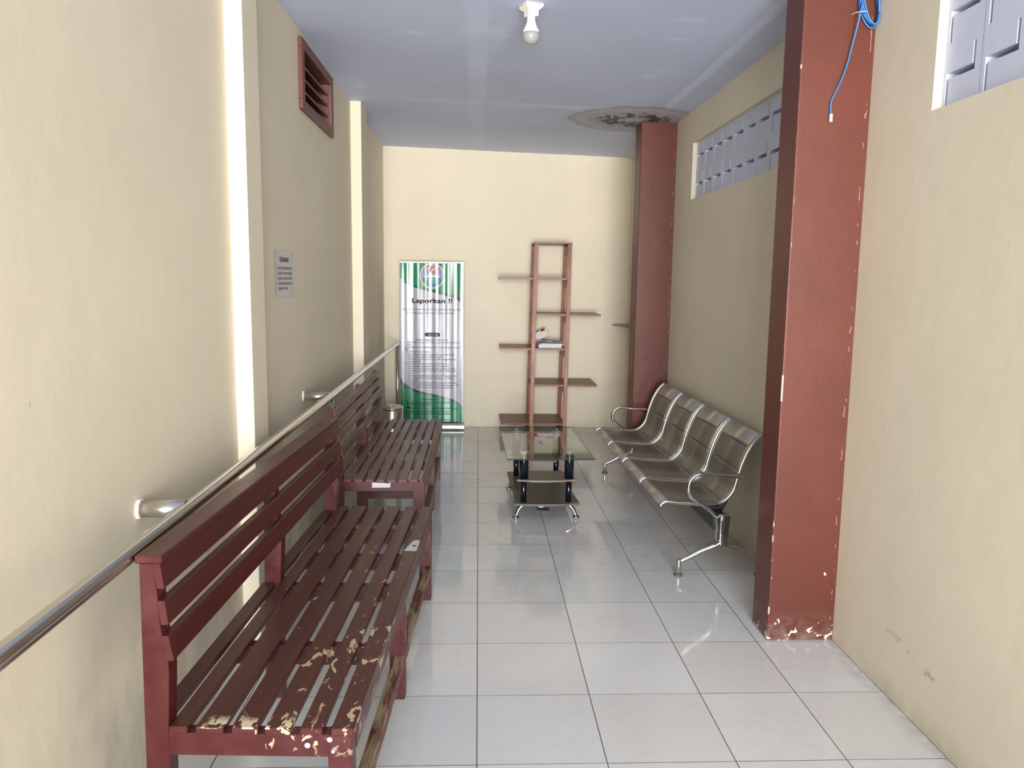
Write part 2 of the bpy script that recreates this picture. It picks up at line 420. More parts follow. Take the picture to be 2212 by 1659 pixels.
def wood(name, a, b):
    m = MB(name, a, 0.42); p = m.pos(True)
    n = m.noise(m.mapping(p, (14, 14, 1.6)), 1.6, 5, 0.6, 1.2)
    m.col(m.mix(m.rng(n, 0.35, 0.68), a, b)); m.bump(n, 0.08, 0.004); return m.m
M_wood = wood('varnished_teak', lin(116, 56, 24), lin(166, 94, 44))
M_woodh = wood('varnished_board', lin(102, 52, 30), lin(140, 80, 46))
M_vent = wood('dark_varnished_wood', lin(92, 48, 40), lin(118, 68, 58))
M_block = MB('grey_blue_paint', (0.57, 0.61, 0.74), 0.5, spec=0.3)
M_block.bump(M_block.noise(M_block.pos(), 14, 4), 0.15, 0.008); M_block = M_block.m
M_dark = MB('cavity_shade', (0.03, 0.02, 0.018), 0.8).m  # near-black colour standing in for shade inside the vents
M_paper = MB('white_paper', (0.62, 0.60, 0.60), 0.6).m
M_ink = MB('faded_ink', (0.16, 0.14, 0.14), 0.6).m
M_blackink = MB('black_ink', (0.016, 0.008, 0.014), 0.5, spec=0.2).m
M_greyink = MB('grey_ink', (0.05, 0.044, 0.055), 0.5, spec=0.2).m
M_blue = MB('blue_cable_sheath', lin(50, 120, 190), 0.35).m
M_blob = MB('pale_lilac_paint', lin(186, 164, 178), 0.4).m
M_tie = MB('white_cable_tie', (0.8, 0.82, 0.86), 0.3).m
M_clearplug = MB('clear_plug', (0.48, 0.45, 0.38), 0.2).m
M_holder = MB('cream_porcelain', (0.86, 0.76, 0.67), 0.25).m
M_globe = MB('frosted_globe', (0.30, 0.30, 0.29), 0.12, spec=0.6).m
M_brownled = dusty('brown_board', (0.12, 0.08, 0.06), (0.18, 0.13, 0.10))
M_ledge = MB('grey_brown_board', (0.28, 0.25, 0.22), 0.5).m

# ------------------------------------------------------------------ room shell
XL, XR, YB, Y0 = -0.917, 1.475, 7.713, OPEN_Y
def cz(x): return 2.70 - 0.066*(x-XL)/(XR-XL)

def holed_wall(name, xin, xout, holes, ztop, mat, label, closure=None):
    ys = sorted({Y0, YB+0.15, *[h[0] for h in holes], *[h[1] for h in holes]})
    zs = sorted({0.0, ztop, *[h[2] for h in holes], *[h[3] for h in holes]})
    solid = lambda y, z: not any(h[0] < y < h[1] and h[2] < z < h[3] for h in holes)
    bm = bmesh.new()
    def q(*p): bm.faces.new([bm.verts.new(v) for v in p])
    C = lambda i, j: 0 <= i < len(ys)-1 and 0 <= j < len(zs)-1 and solid((ys[i]+ys[i+1])/2, (zs[j]+zs[j+1])/2)
    for i in range(len(ys)-1):
        for j in range(len(zs)-1):
            if not C(i, j): continue
            a, b, c, d = ys[i], ys[i+1], zs[j], zs[j+1]
            for x in (xin, xout): q((x,a,c),(x,b,c),(x,b,d),(x,a,d))
            if not C(i-1, j): q((xin,a,c),(xout,a,c),(xout,a,d),(xin,a,d))
            if not C(i+1, j): q((xin,b,c),(xout,b,c),(xout,b,d),(xin,b,d))
            if not C(i, j-1): q((xin,a,c),(xout,a,c),(xout,b,c),(xin,b,c))
            if not C(i, j+1): q((xin,a,d),(xout,a,d),(xout,b,d),(xin,b,d))
    bmesh.ops.remove_doubles(bm, verts=bm.verts, dist=1e-5)
    for h in holes: box(bm, (min(xout, xout+closure), h[0]-.05, h[2]-.05), (max(xout, xout+closure), h[1]+.05, h[3]+.05))
    return struct(name, bm, mat, label, 'wall')

VB = (4.17, 5.02, 2.31, 2.662)     # wooden louvre on the left wall
HV = (4.20, 4.99, 2.335, 2.637)
W1 = (3.74, 5.54, 2.03, 2.415); W2 = (1.40, 2.60, 2.03, 2.415)
holed_wall('wall_left', XL, XL-0.15, [HV], 2.71, M_wallL, 'cream plastered wall behind the maroon benches, with a handrail', -0.02)
holed_wall('wall_right', XR, XR+0.15, [W1, W2], 2.71, M_wallR, 'cream plastered wall with red columns and grey vent blocks', 0.02)
bm = bmesh.new(); box(bm, (XL-0.15, YB, 0), (XR+0.15, YB+0.15, 2.72))
struct('wall_back', bm, M_wall, 'cream end wall behind the green banner and wooden shelf', 'wall')
bm = bmesh.new()
v = [bm.verts.new((x, y, cz(x)+dz)) for dz in (0, 0.1) for x, y in ((XL-.15, Y0), (XR+.15, Y0), (XR+.15, YB+.15), (XL-.15, YB+.15))]
for f in ((0,1,2,3),(4,5,6,7),(0,1,5,4),(1,2,6,5),(2,3,7,6),(3,0,4,7)): bm.faces.new([v[i] for i in f])
struct('ceiling', bm, M_ceil, 'pale blue ceiling with putty strips and a mouldy damp stain', 'ceiling')

# floor: glazed tiles on grout
A = 0.0051
xs = [XL, A-0.8, A-0.4, A, A+0.4, A+0.8, A+1.149, XR]
ysr = [2.213 + 0.4*k for k in range(-16, 14)] + [YB]
bm = bmesh.new(); box(bm, (XL-0.15, Y0, -0.10), (XR+0.15, YB+0.15, -0.001), mat=1)
for f in bm.faces: f.material_index = 1
cl = bm.loops.layers.color.new('tint')
for i in range(len(xs)-1):
    for j in range(len(ysr)-1):
        y0, y1 = max(ysr[j], Y0), ysr[j+1]
        if y1 <= Y0: continue
        gx, gy = 0.0016, 0.0012
        tx, ty = random.gauss(0, 0.0006), random.gauss(0, 0.0006)
        cx, cy = (xs[i]+xs[i+1])/2, (y0+y1)/2
        q = [(xs[i]+gx, y0+gy), (xs[i+1]-gx, y0+gy), (xs[i+1]-gx, y1-gy), (xs[i]+gx, y1-gy)]
        f = bm.faces.new([bm.verts.new((a, b, (a-cx)*tx+(b-cy)*ty)) for a, b in q])
        k = 0.88*random.uniform(0.97, 1.02); w = random.uniform(-0.008, 0.004)
        for l in f.loops: l[cl] = (k+w, k, k-w, 1)
        f.material_index = 0
me = bpy.data.meshes.new('floor'); bm.to_mesh(me); bm.free(); me.materials.append(M_tile); me.materials.append(M_grout)
fo = link(bpy.data.objects.new('floor', me)); tag(fo, 'glossy pale grey square tiles with dark grout lines', 'floor', kind='structure')
# pilasters (cream) and columns (red)
def pilaster(name, y0, y1, xo, label):
    bm = bmesh.new(); box(bm, (XL-0.01, y0, 0), (xo, y1, cz(XL)-0.0005), 0.003)
    return struct(name, bm, M_wall, label, 'pilaster')
pilaster('trim_1', 2.99, 3.19, -0.853, 'cream pilaster on the left wall beside the nearer maroon bench')
pilaster('trim_2', 5.80, 6.08, -0.842, 'cream pilaster on the left wall beyond the wooden louvre vent')
def redcol(name, x0, y0, y1, label):
    bm = bmesh.new(); box(bm, (x0, y0, 0), (XR+0.02, y1, cz(x0)-0.0005), 0.006, seg=2)
    return struct(name, bm, M_red, label, 'column')
redcol('trim_3', 1.199, 3.022, 3.20, 'brick red painted column at right front, chipped at its foot')
redcol('trim_4', 1.205, 6.00, 6.22, 'dark red painted column at the far right behind the steel chairs')

# ventilation block windows
def block_mesh():
    L, H, T = 0.2, 0.1925, 0.06
    # local: u (0..L) along wall towards the camera, z up, depth d
    us = [0, 0.016, 0.030, 0.150, 0.163, L]; zs = [0, 0.012, 0.092, 0.112, 0.178, H]
    hole = {(1,1),(1,2),(2,2),(3,2),(3,3)}
    bm = bmesh.new()
    def q(*p): bm.faces.new([bm.verts.new(v) for v in p])
    C = lambda i, j: 0 <= i < 5 and 0 <= j < 5 and (i, j) not in hole
    for i in range(5):
        for j in range(5):
            if not C(i, j): continue
            a, b, c, d = us[i], us[i+1], zs[j], zs[j+1]
            for x in (0, T): q((x,-a,c),(x,-b,c),(x,-b,d),(x,-a,d))
            if not C(i-1, j): q((0,-a,c),(T,-a,c),(T,-a,d),(0,-a,d))
            if not C(i+1, j): q((0,-b,c),(T,-b,c),(T,-b,d),(0,-b,d))
            if not C(i, j-1): q((0,-a,c),(T,-a,c),(T,-b,c),(0,-b,c))
            if not C(i, j+1): q((0,-a,d),(T,-a,d),(T,-b,d),(0,-b,d))
    bmesh.ops.remove_doubles(bm, verts=bm.verts, dist=1e-5)
    return bm
proto = None
for nm, (ya, yb, za, zb), lab in (('window_1', W1, 'grey vent block window between the two red columns'), ('window_2', W2, 'grey vent block window high on the near right wall')):
    bm = bmesh.new(); d = 0.002
    fx0, fx1 = XR+0.032, XR+0.09
    box(bm, (fx0, ya, za), (fx1, yb, za+d)); box(bm, (fx0, ya, zb-d), (fx1, yb, zb))
    for k in range(1, 2): pass
    w = struct(nm, bm, M_block, lab, 'window')
    n = round((yb-ya)/0.2)
    bm = bmesh.new(); box(bm, (XR+0.0915, ya+0.001, za+0.001), (XR+0.095, yb-0.001, zb-0.001)); o = obj('shade_panel', bm, M_dark, w)  # added dark panel, paints the shade seen through the block slots
    for j in range(2):
        for k in range(n):
            if proto is None: proto = obj('vent_block', block_mesh(), M_block, w); b = proto
            else: b = proto.copy(); COL.objects.link(b); b.parent = w
            b.location = (XR+0.030 + random.uniform(-0.0012, 0.0012), yb - 0.2*k, za + 0.1925*j)

# wooden louvre
t = thing('louvre_vent', 'dark wooden louvre vent high on the left wall below the ceiling', 'vent', (XL, VB[0], VB[2]))
L_, H_ = VB[1]-VB[0], VB[3]-VB[2]
fwid = 0.05
bm = bmesh.new()
for a, b in (((0,0,0),(0.022,L_,fwid)), ((0,0,H_-fwid),(0.022,L_,H_)), ((0,0,fwid),(0.022,0.055,H_-fwid)), ((0,L_-0.055,fwid),(0.022,L_,H_-fwid))):
    box(bm, a, b, 0.002)
for a, b in (((-0.12,0.035,0.03),(0,L_-0.035,fwid-0.002)), ((-0.12,0.035,H_-fwid+0.002),(0,L_-0.035,H_-0.03)), ((-0.12,0.035,fwid),(0,0.053,H_-fwid)), ((-0.12,L_-0.053,fwid),(0,L_-0.035,H_-fwid))):
    box(bm, a, b)
obj('frame', bm, M_vent, t)
bm = bmesh.new(); box(bm, (-0.125,0.035,0.03), (-0.12,L_-0.035,H_-0.03)); obj('shade_panel', bm, M_dark, t)  # added dark sheet, paints the shade behind the louvre slats
for k in range(3):
    bm = bmesh.new(); zc = fwid + (H_-2*fwid)*(k+1)/4
    prism(bm, [(0.0, zc-0.006), (0.0, zc+0.006), (-0.10, zc+0.046), (-0.10, zc+0.034)], 'y', 0.053, L_-0.053)
    obj('slat', bm, M_vent, t)

# ------------------------------------------------------------------ maroon bench, nearer
b1 = thing('slatted_bench', 'nearer maroon slatted bench with paint flaking off its seat', 'bench', (-0.775, 1.733, 0), -math.radians(2.6), 'maroon slatted benches along the left wall')
YS = [0.0, 0.88, 1.735]
def post_poly():
    return [(0.002,0),(0.060,0),(0.062,0.40),(0.070,0.56),(0.069,0.59),(0.056,0.66),(0.052,0.74),(0.047,0.82),(0.014,0.82)]
for y in YS:
    bm = bmesh.new(); prism(bm, post_poly(), 'y', y, y+0.047, 0.0015); obj('back_leg', bm, M_bench, b1)
    bm = bmesh.new(); prism(bm, [(0.437,0),(0.487,0),(0.489,0.41),(0.432,0.41)], 'y', y, y+0.045, 0.0015); obj('front_leg', bm, M_bench, b1)
for y in (0.002, 0.44, 0.885, 1.18, 1.48, 1.74):
    bm = bmesh.new(); box(bm, (0.055, y, 0.355), (0.436 if y in (0.002, 0.885, 1.74) else 0.47, y+0.035, 0.4105), 0.001); obj('seat_rail', bm, M_bench, b1)
for x0, x1 in ((0.064,0.107),(0.126,0.191),(0.210,0.268),(0.287,0.345),(0.369,0.421),(0.441,0.493)):
    bm = bmesh.new(); box(bm, (x0, -0.003, 0.411), (x1, 1.786, 0.4285), 0.002); obj('seat_slat', bm, M_bench, b1)
for ya, yb in ((0.048, 0.879), (0.928, 1.734)):
    bm = bmesh.new(); box(bm, (0.002, ya, 0.405), (0.044, yb, 0.424), 0.0015); obj('seat_slat', bm, M_bench, b1)
bm = bmesh.new(); box(bm, (0.474, 0.045, 0.352), (0.491, 1.74, 0.4105), 0.0015); obj('apron', bm, M_bench, b1)
for (x0, z0, x1, z1) in ((0.0690,0.590,0.0585,0.650), (0.0600,0.676,0.0535,0.734), (0.054,0.762,0.0475,0.822)):
    bm = bmesh.new(); prism(bm, [(x0-0.002,z0),(x0+0.016,z0),(x1+0.016,z1),(x1-0.002,z1)], 'y', -0.004, 1.786, 0.0015); obj('back_slat', bm, M_bench, b1)
bm = bmesh.new(); box(bm, (0.006, -0.006, 0.8215), (0.068, 1.79, 0.8405), 0.003); obj('top_rail', bm, M_bench, b1)
for ya, yb in ((0.044, 0.881), (0.924, 1.736)):
    bm = bmesh.new(); box(bm, (0.452, ya, 0.120), (0.486, yb, 0.166), 0.0015); o = obj('stretcher', bm, [M_ply], b1)
    o['label'] = 'worn footrest board with bare plywood edge'
bm = bmesh.new(); pts = [(0.442,1.20),(0.491,1.20),(0.4905,1.315),(0.4755,1.325),(0.462,1.31),(0.4555,1.27)]
prism(bm, pts, 'z', 0.4286, 0.4290); box(bm, (0.468,1.248,0.4290), (0.482,1.262,0.42925))
for f in bm.faces[-6:]: f.material_index = 1
o = obj('sticker', bm, [M_paper, M_greyink], b1); o['label'] = 'torn white paper sticker on the seat'
for (x, z, r) in ((0.385,0.385,0.008), (0.437,0.400,0.0075), (0.4445,0.370,0.005)):
    bm = bmesh.new(); lathe(bm, [(r, 0), (r*0.8, 0.0012), (0, 0.0015)], (x, -0.0002, z), 8, axis=(0,-1,0)); o = obj('paint_spot', bm, M_blob, b1)
    o['label'] = 'pale blob on the end rail'

# ------------------------------------------------------------------ maroon bench, farther
b2 = thing('slatted_bench', 'farther maroon bench with narrow brown slats, next to the green banner', 'bench', (-0.765, 3.95, 0), 0, 'maroon slatted benches along the left wall')
YS = [0.0, 0.905, 1.685]
for y in YS:
    bm = bmesh.new()
    prism(bm, [(0.006,0),(0.070,0),(0.078,0.37),(0.075,0.46),(0.062,0.59),(0.050,0.69),(0.038,0.745),(0.028,0.795),(0.018,0.808),(0.004,0.80)], 'y', y, y+0.045, 0.0015); obj('back_leg', bm, M_bench2, b2)
    bm = bmesh.new(); prism(bm, [(0.446,0),(0.493,0),(0.495,0.423),(0.432,0.423)], 'y', y, y+0.045, 0.0015); obj('front_leg', bm, M_bench2, b2)
for y in (0.002, 0.45, 0.91, 1.30, 1.69):
    bm = bmesh.new(); box(bm, (0.072, y, 0.374), (0.438 if y in (0.002, 0.91, 1.69) else 0.47, y+0.032, 0.4235), 0.001); obj('seat_rail', bm, M_bench2, b2)
for k in range(7):
    x0 = 0.080 + 0.0567*k
    bm = bmesh.new(); box(bm, (x0, -0.008, 0.424), (x0+0.040, 1.742, 0.4395), 0.0015); obj('seat_slat', bm, M_slat2, b2)
bm = bmesh.new(); box(bm, (0.006, 0.046, 0.412), (0.046, 0.904, 0.430), 0.001); obj('seat_slat', bm, M_slat2, b2)
bm = bmesh.new(); box(bm, (0.006, 0.951, 0.412), (0.046, 1.684, 0.430), 0.001); obj('seat_slat', bm, M_slat2, b2)
bm = bmesh.new(); prism(bm, [(0.472,0.424),(0.474,0.441),(0.482,0.441),(0.505,0.412),(0.505,0.36),(0.497,0.36),(0.497,0.424)], 'y', -0.006, 1.74, 0.001); obj('apron', bm, M_slat2, b2)
for i, (z0, z1) in enumerate(((0.557,0.600),(0.640,0.682),(0.702,0.743),(0.757,0.800))):
    fx = lambda z: 0.062 - (z-0.59)*0.165
    bm = bmesh.new(); prism(bm, [(fx(z0)+0.001,z0),(fx(z0)+0.017,z0),(fx(z1)+0.017,z1),(fx(z1)+0.001,z1)], 'y', -0.006, 1.742, 0.0015)
    if i == 0:
        box(bm, (fx(z0)+0.0135, 0.98, z0+0.006), (fx(z0)+0.0172, 1.55, z1-0.004)); 
        for f in bm.faces[-6:]: f.material_index = 1
        o = obj('back_slat', bm, [M_slat2, MB('faded_green_tape', lin(56, 68, 54), 0.5).m], b2); o['label'] = 'back slat with a faded green strip'
    else: obj('back_slat', bm, M_slat2, b2)
for ya, yb in ((0.044, 0.906), (0.949, 1.686)):
    bm = bmesh.new(); box(bm, (0.458, ya, 0.120), (0.492, yb, 0.166), 0.0015); obj('stretcher', bm, M_bench2, b2)
for ya in (0.91, 1.69):
    bm = bmesh.new(); box(bm, (0.068, ya, 0.075), (0.449, ya+0.03, 0.120), 0.001); obj('low_rail', bm, M_bench2, b2)
bm = bmesh.new(); prism(bm, [(0.224,0.393),(0.318,0.395),(0.3195,0.421),(0.313,0.4225),(0.312,0.413),(0.300,0.417),(0.226,0.4215)], 'y', 0.0012, 0.0018)
o = obj('sticker', bm, M_paper, b2); o['label'] = 'torn white paper label on the end rail'

# ------------------------------------------------------------------ stainless handrail
t = thing('handrail', 'long stainless steel handrail running along the left wall above the benches', 'handrail', (-0.8, 0, 0))
ra, rb = Vector((-0.018, Y0+0.05, 0.8185)), Vector((0.035, 7.40, 0.8465))
bm = bmesh.new(); pts = [ra, ra.lerp(rb, 0.5), rb, Vector((0.0352, 7.435, 0.840)), Vector((0.0352, 7.452, 0.82))]
tube(bm, pts, 0.0205, 20); obj('rail', bm, M_steel, t)
bm = bmesh.new(); tube(bm, [(0.0352,7.452,0.822),(0.0352,7.452,0.0)], 0.0165, 16); lathe(bm, [(0.035,0),(0.035,0.006),(0.018,0.008)], (0.0352,7.452,0), 20); obj('post', bm, M_steel, t)
bm = bmesh.new(); tube(bm, [(0.012,4.215,0.825),(0.012,4.215,0.0)], 0.0135, 16); lathe(bm, [(0.03,0),(0.03,0.006),(0.014,0.008)], (0.012,4.215,0), 20); obj('post', bm, M_steel, t)
for y in (2.105, 4.117):
    u = (y-ra.y)/(rb.y-ra.y); c = ra.lerp(rb, u)
    bm = bmesh.new(); tube(bm, [(-0.119,y,c.z+0.003),(c.x,y,c.z+0.003)], 0.0235, 18)
    br = obj('wall_bracket', bm, M_steel, t)
    bm = bmesh.new()
    ring = []
    for k in range(20):
        a = 2*PI*k/20; r = 0.026*(1+0.12*random.uniform(-1,1))
        ring.append((r*math.cos(a), r*math.sin(a)))
    prism(bm, [(y+p[0], c.z+0.003+p[1]) for p in ring], 'x', -0.1175, -0.108); o = obj('plaster_collar', bm, M_holder, br); o['label'] = 'rough cream filler round the bracket'

# ------------------------------------------------------------------ stainless bin
t = thing('pedal_bin', 'small stainless bin behind the farther maroon bench, left of the banner', 'bin', (-0.748, 6.78, 0))
bm = bmesh.new(); lathe(bm, [(0.098,0),(0.100,0.006),(0.100,0.325),(0.097,0.33)], n=36); obj('body', bm, M_steel, t)
bm = bmesh.new(); lathe(bm, [(0.103,0.331),(0.104,0.345),(0.100,0.350),(0.070,0.362),(0,0.366)], n=36); obj('lid', bm, M_steel, t)
bm = bmesh.new(); lathe(bm, [(0.106,0.0),(0.106,0.02),(0.1005,0.022)], n=36); obj('base_ring', bm, M_cap, t)

# ------------------------------------------------------------------ row of steel waiting seats
WY0, WY1 = 3.74, 5.85
tw = thing('waiting_bench', 'four seat perforated steel waiting bench along the right wall', 'waiting bench', (1.0, WY0, 0), math.radians(1.0))
prof = [(0.920,0.345),(0.932,0.362),(0.952,0.371),(0.985,0.369),(1.030,0.363),(1.105,0.357),(1.180,0.353),(1.225,0.360),(1.262,0.385),(1.290,0.425),(1.305,0.480),(1.324,0.550),(1.352,0.620),(1.388,0.677),(1.425,0.712)]
prof = [(x-1.0, z) for x, z in prof]
sp = smooth_path([(x, 0, z) for x, z in prof], 5)
L = [0.0]
for a, b in zip(sp, sp[1:]): L.append(L[-1]+(b-a).length)
def nrm(i):
    d = (sp[min(i+1,len(sp)-1)]-sp[max(i-1,0)]).normalized(); return Vector((-d.z, 0, d.x))
def strip(ya, yb, i0, i1, off, mats, name, parent, uvs=False, thick=0.0015):
    bm = bmesh.new(); uv = bm.loops.layers.uv.new('UVMap'); rows = []
    for i in range(i0, i1+1):
        p = sp[i] + nrm(i)*off; q = sp[i] + nrm(i)*(off-thick)
        rows.append([bm.verts.new((p.x, ya, p.z)), bm.verts.new((p.x, yb, p.z)), bm.verts.new((q.x, yb, q.z)), bm.verts.new((q.x, ya, q.z)), L[i]])
    for a, b in zip(rows, rows[1:]):
        for k in range(4):
            vs = [a[k], a[(k+1) % 4], b[(k+1) % 4], b[k]]
            f = bm.faces.new(vs); f.smooth = True
            for l in f.loops: l[uv].uv = (l.vert.co.y, a[4] if l.vert in a[:4] else b[4])
    bm.faces.new(rows[0][:4]); bm.faces.new(rows[-1][:4])
    return obj(name, bm, mats, parent)
N = len(sp)-1
seatw, gap = 0.478, 0.016
seats = []
iS = lambda s: min(range(len(L)), key=lambda i: abs(L[i]-s))
Lt = L[-1]
def seat(k):
    y0 = 0.045 + k*(seatw+gap) ; y1 = y0 + seatw
    s = bpy.data.objects.new('seat', None); link(s, tw); s.empty_display_size = 0.05; s.location = (0, y0, 0)
    w = seatw
    i1, i2, i3, i4, i5 = iS(0.055), iS(Lt*0.46), iS(Lt*0.69), iS(Lt*0.695), iS(Lt-0.085)
    bw = 0.042
    # plain borders and perforated fields
    strip(0.004, w-0.004, 0, i1, 0, M_sheet, 'front_lip', s)
    strip(0.004, bw, i1, N, 0, M_sheet, 'side_border', s); strip(w-bw, w-0.004, i1, N, 0, M_sheet, 'side_border', s)
    strip(bw, w-bw, i1, i2, 0, M_perf, 'perforated_seat', s)
    strip(bw, w-bw, i2, i3, 0, M_perf, 'perforated_back', s)
    strip(bw, w-bw, i3, i5, -0.0025, M_perf, 'perforated_back', s)
    strip(bw, w-bw, i5, N, 0, M_sheet, 'top_lip', s)
    for y in (0.006, w-0.006):
        bm = bmesh.new(); tube(bm, [p + nrm(i)*(-0.002) + Vector((0,y,0)) for i, p in enumerate(sp)], 0.0105, 10, flat=(0.75, 0.95), ref=(0,1,0)); obj('edge_tube', bm, M_chrome, s)
    return s
seats = [seat(0)]
for k in range(1, 4):
    s = copy_tree(seats[0], tw); s.location = (0, 0.045 + k*(seatw+gap), 0); seats.append(s)
# joint bosses between the seats
for k in range(3):
    y = 0.045 + (k+1)*(seatw+gap) - gap/2
    for s in (0.52, 0.70):
        p = sp[iS(Lt*s)]
        bm = bmesh.new(); lathe(bm, [(0.007,-0.016),(0.0085,-0.012),(0.0085,0.012),(0.007,0.016)], (p.x-0.003, y, p.z), 12, axis=(0,1,0)); obj('joint_bolt', bm, M_chrome, tw)
def arm(y):
    P = [(1.330,0.497),(1.300,0.505),(1.207,0.509),(1.150,0.516),(1.112,0.520),(1.078,0.508),(1.056,0.482),(1.050,0.450),(1.057,0.418),(1.085,0.390),(1.130,0.358),(1.170,0.328),(1.200,0.290),(1.212,0.250)]
    pts = smooth_path([(x-1.0, y, z) for x, z in P], 5)
    bm = bmesh.new(); tube(bm, pts, 0.0125, 14, flat=(1.25, 0.85), ref=(0,1,0)); return obj('armrest', bm, M_chrome, tw)
def leg(y, wy):
    bm = bmesh.new()
    up = [(0.222, y, 0.315), (0.220, y, 0.26), (0.219, y, 0.20), (0.222, y, 0.155)]
    tube(bm, smooth_path(up, 4), 0.0175, 18, flat=(1.0, 1.0), ref=(0,1,0))
    fr = smooth_path([(0.226,y,0.190),(0.212,y,0.165),(0.175,y,0.146),(0.120,y,0.125),(0.070,y,0.098),(0.016,y,0.073)], 4)
    bk = smooth_path([(0.214,y,0.190),(0.230,y,0.160),(0.275,y,0.145),(0.330,y,0.125),(0.380,y,0.098),(0.422,y,0.073)], 4)
    for pp in (fr, bk):
        n = len(pp); tube(bm, pp, [0.019-0.007*i/(n-1) for i in range(n)], 14, flat=(0.9, 1.05), ref=(0,1,0))
    # broad flattened stem that carries the beam
    prism(bm, [(0.186,0.300),(0.212,0.320),(0.258,0.320),(0.266,0.305),(0.260,0.245),(0.256,0.190),(0.268,0.162),(0.242,0.146),(0.222,0.141),(0.204,0.146),(0.180,0.160),(0.192,0.185),(0.194,0.245)], 'y', y-0.014, y+0.014, 0.006)
    l = obj('leg', bm, M_chrome, tw)
    bm = bmesh.new(); box(bm, (0.214, y-0.0205, 0.215), (0.226, y-0.0142, 0.290), 0.003); obj('groove', bm, M_chrome, l)
    for x in (0.013, 0.424):
        bm = bmesh.new(); lathe(bm, [(0.0115,0.012),(0.0125,0.016),(0.0125,0.080),(0.011,0.087),(0,0.089)], (x,y,0), 18); f = obj('foot', bm, M_chrome, l)
        bm = bmesh.new(); lathe(bm, [(0.0225,0.0),(0.0225,0.005),(0.017,0.011),(0.008,0.0135)], (x,y,0), 20); obj('glide', bm, M_cap, f)
    return l
leg(0.0, 0); leg(2.095, 0)
arm(0.018); arm(2.05)
bm = bmesh.new(); box(bm, (0.180, 0.018, 0.235), (0.245, 2.078, 0.315), 0.004); obj('beam', bm, M_black, tw)
for k in range(4):
    for dy in (0.06, 0.40):
        y = 0.045 + k*(seatw+gap) + dy
        bm = bmesh.new(); prism(bm, [(0.10,0.335),(0.10,0.3505),(0.20,0.3465),(0.262,0.372),(0.287,0.40),(0.290,0.36),(0.262,0.305),(0.246,0.29),(0.18,0.316)], 'y', y, y+0.02); obj('seat_support', bm, M_black, tw)

# ------------------------------------------------------------------ glass coffee table
tt = thing('coffee_table', 'low glass topped coffee table with black pillars and silver feet', 'coffee table', (0.42, 4.95, 0), math.radians(1.3))
TZ = 0.425
bm = bmesh.new(); box(bm, (-0.257,-0.503,TZ), (0.257,0.503,TZ+0.008))
bm.normal_update()
for f in bm.faces:
    if abs(f.normal.z) < 0.5: f.material_index = 1
obj('glass_top', bm, [M_glass, M_gedge], tt)
px, pya, pyb = 0.140, -0.25, 0.40
bm = bmesh.new()
pts = [(-0.196,-0.300),(-0.10,-0.313),(0,-0.317),(0.10,-0.313),(0.205,-0.296),(0.192,0.0),(0.205,0.50),(0.1,0.512),(-0.1,0.512),(-0.196,0.505),(-0.19,0.0)]
prism(bm, pts, 'z', 0.092, 0.106, 0.001); obj('lower_shelf', bm, M_lower, tt)
for s, yc in ((1, pya), (-1, pyb)):
    yy = lambda d: yc + s*d
    pts = [(-0.185, yy(-0.030)), (-0.10, yy(-0.052)), (0, yy(-0.060)), (0.10, yy(-0.052)), (0.190, yy(-0.030)), (0.155, yy(0.03)), (0.12, yy(0.19)), (-0.12, yy(0.19)), (-0.155, yy(0.03))]
    bm = bmesh.new(); prism(bm, pts, 'z', 0.240, 0.252, 0.001); obj('middle_shelf', bm, M_midsh, tt)
for y in (pya, pyb):
    for x in (-px, px):
        bm = bmesh.new(); lathe(bm, [(0.0185,0.1062),(0.0185,0.2398)], (x,y,0), 24); lathe(bm, [(0.029,0.2522),(0.029,0.395),(0.027,0.40)], (x,y,0), 28)
        p = obj('pillar', bm, M_navy, tt)
        bm = bmesh.new(); lathe(bm, [(0.012,0.4002),(0.012,0.412),(0.026,0.4165),(0.026,0.4245)], (x,y,0), 24); o = obj('pad', bm, M_plastic, p); o['label'] = 'white disc under the glass'
        bm = bmesh.new(); lathe(bm, [(0.010,TZ+0.0082),(0.009,TZ+0.012),(0,TZ+0.0135)], (x,y,0), 18); obj('screw_cap', bm, M_chrome, p)
        sx_, sy_ = (1 if x > 0 else -1), (1 if y > 0 else -1)
        bm = bmesh.new()
        P = [(x-0.01*sx_, y, 0.088), (x+0.012*sx_, y+0.004*sy_, 0.076), (x+0.032*sx_, y+0.010*sy_, 0.052), (x+0.046*sx_, y+0.018*sy_, 0.018)]
        sm = smooth_path(P, 5); n = len(sm); tube(bm, sm, [0.016-0.006*i/(n-1) for i in range(n)], 14)
        lathe(bm, [(0.019,0.086),(0.019,0.0915)], (x-0.006*sx_, y, 0), 18)
        f = obj('foot', bm, M_chrome, tt)
        bm = bmesh.new(); lathe(bm, [(0.012,0),(0.019,0.004),(0.021,0.010),(0.018,0.017),(0.009,0.022)], (x+0.047*sx_, y+0.019*sy_, 0), 20); obj('foot_pad', bm, M_chrome, f)
# clear cup lying on the floor under the table
t = thing('plastic_cup', 'small clear plastic cup lying on the floor under the coffee table', 'cup', (0.385, 4.83, 0.032))
bm = bmesh.new(); lathe(bm, [(0.024,0.0),(0.031,0.072),(0.033,0.074),(0.031,0.0745),(0.0232,0.0015),(0,0.0015),(0,0)], n=24, axis=(1,0.15,0.02), caps=False); obj('cup_wall', bm, M_clear, t)
bm = bmesh.new(); lathe(bm, [(0.024,-0.0015),(0.024,-0.0002),(0,-0.0002)], n=24, axis=(1,0.15,0.02)); obj('cup_base', bm, M_clear, t)

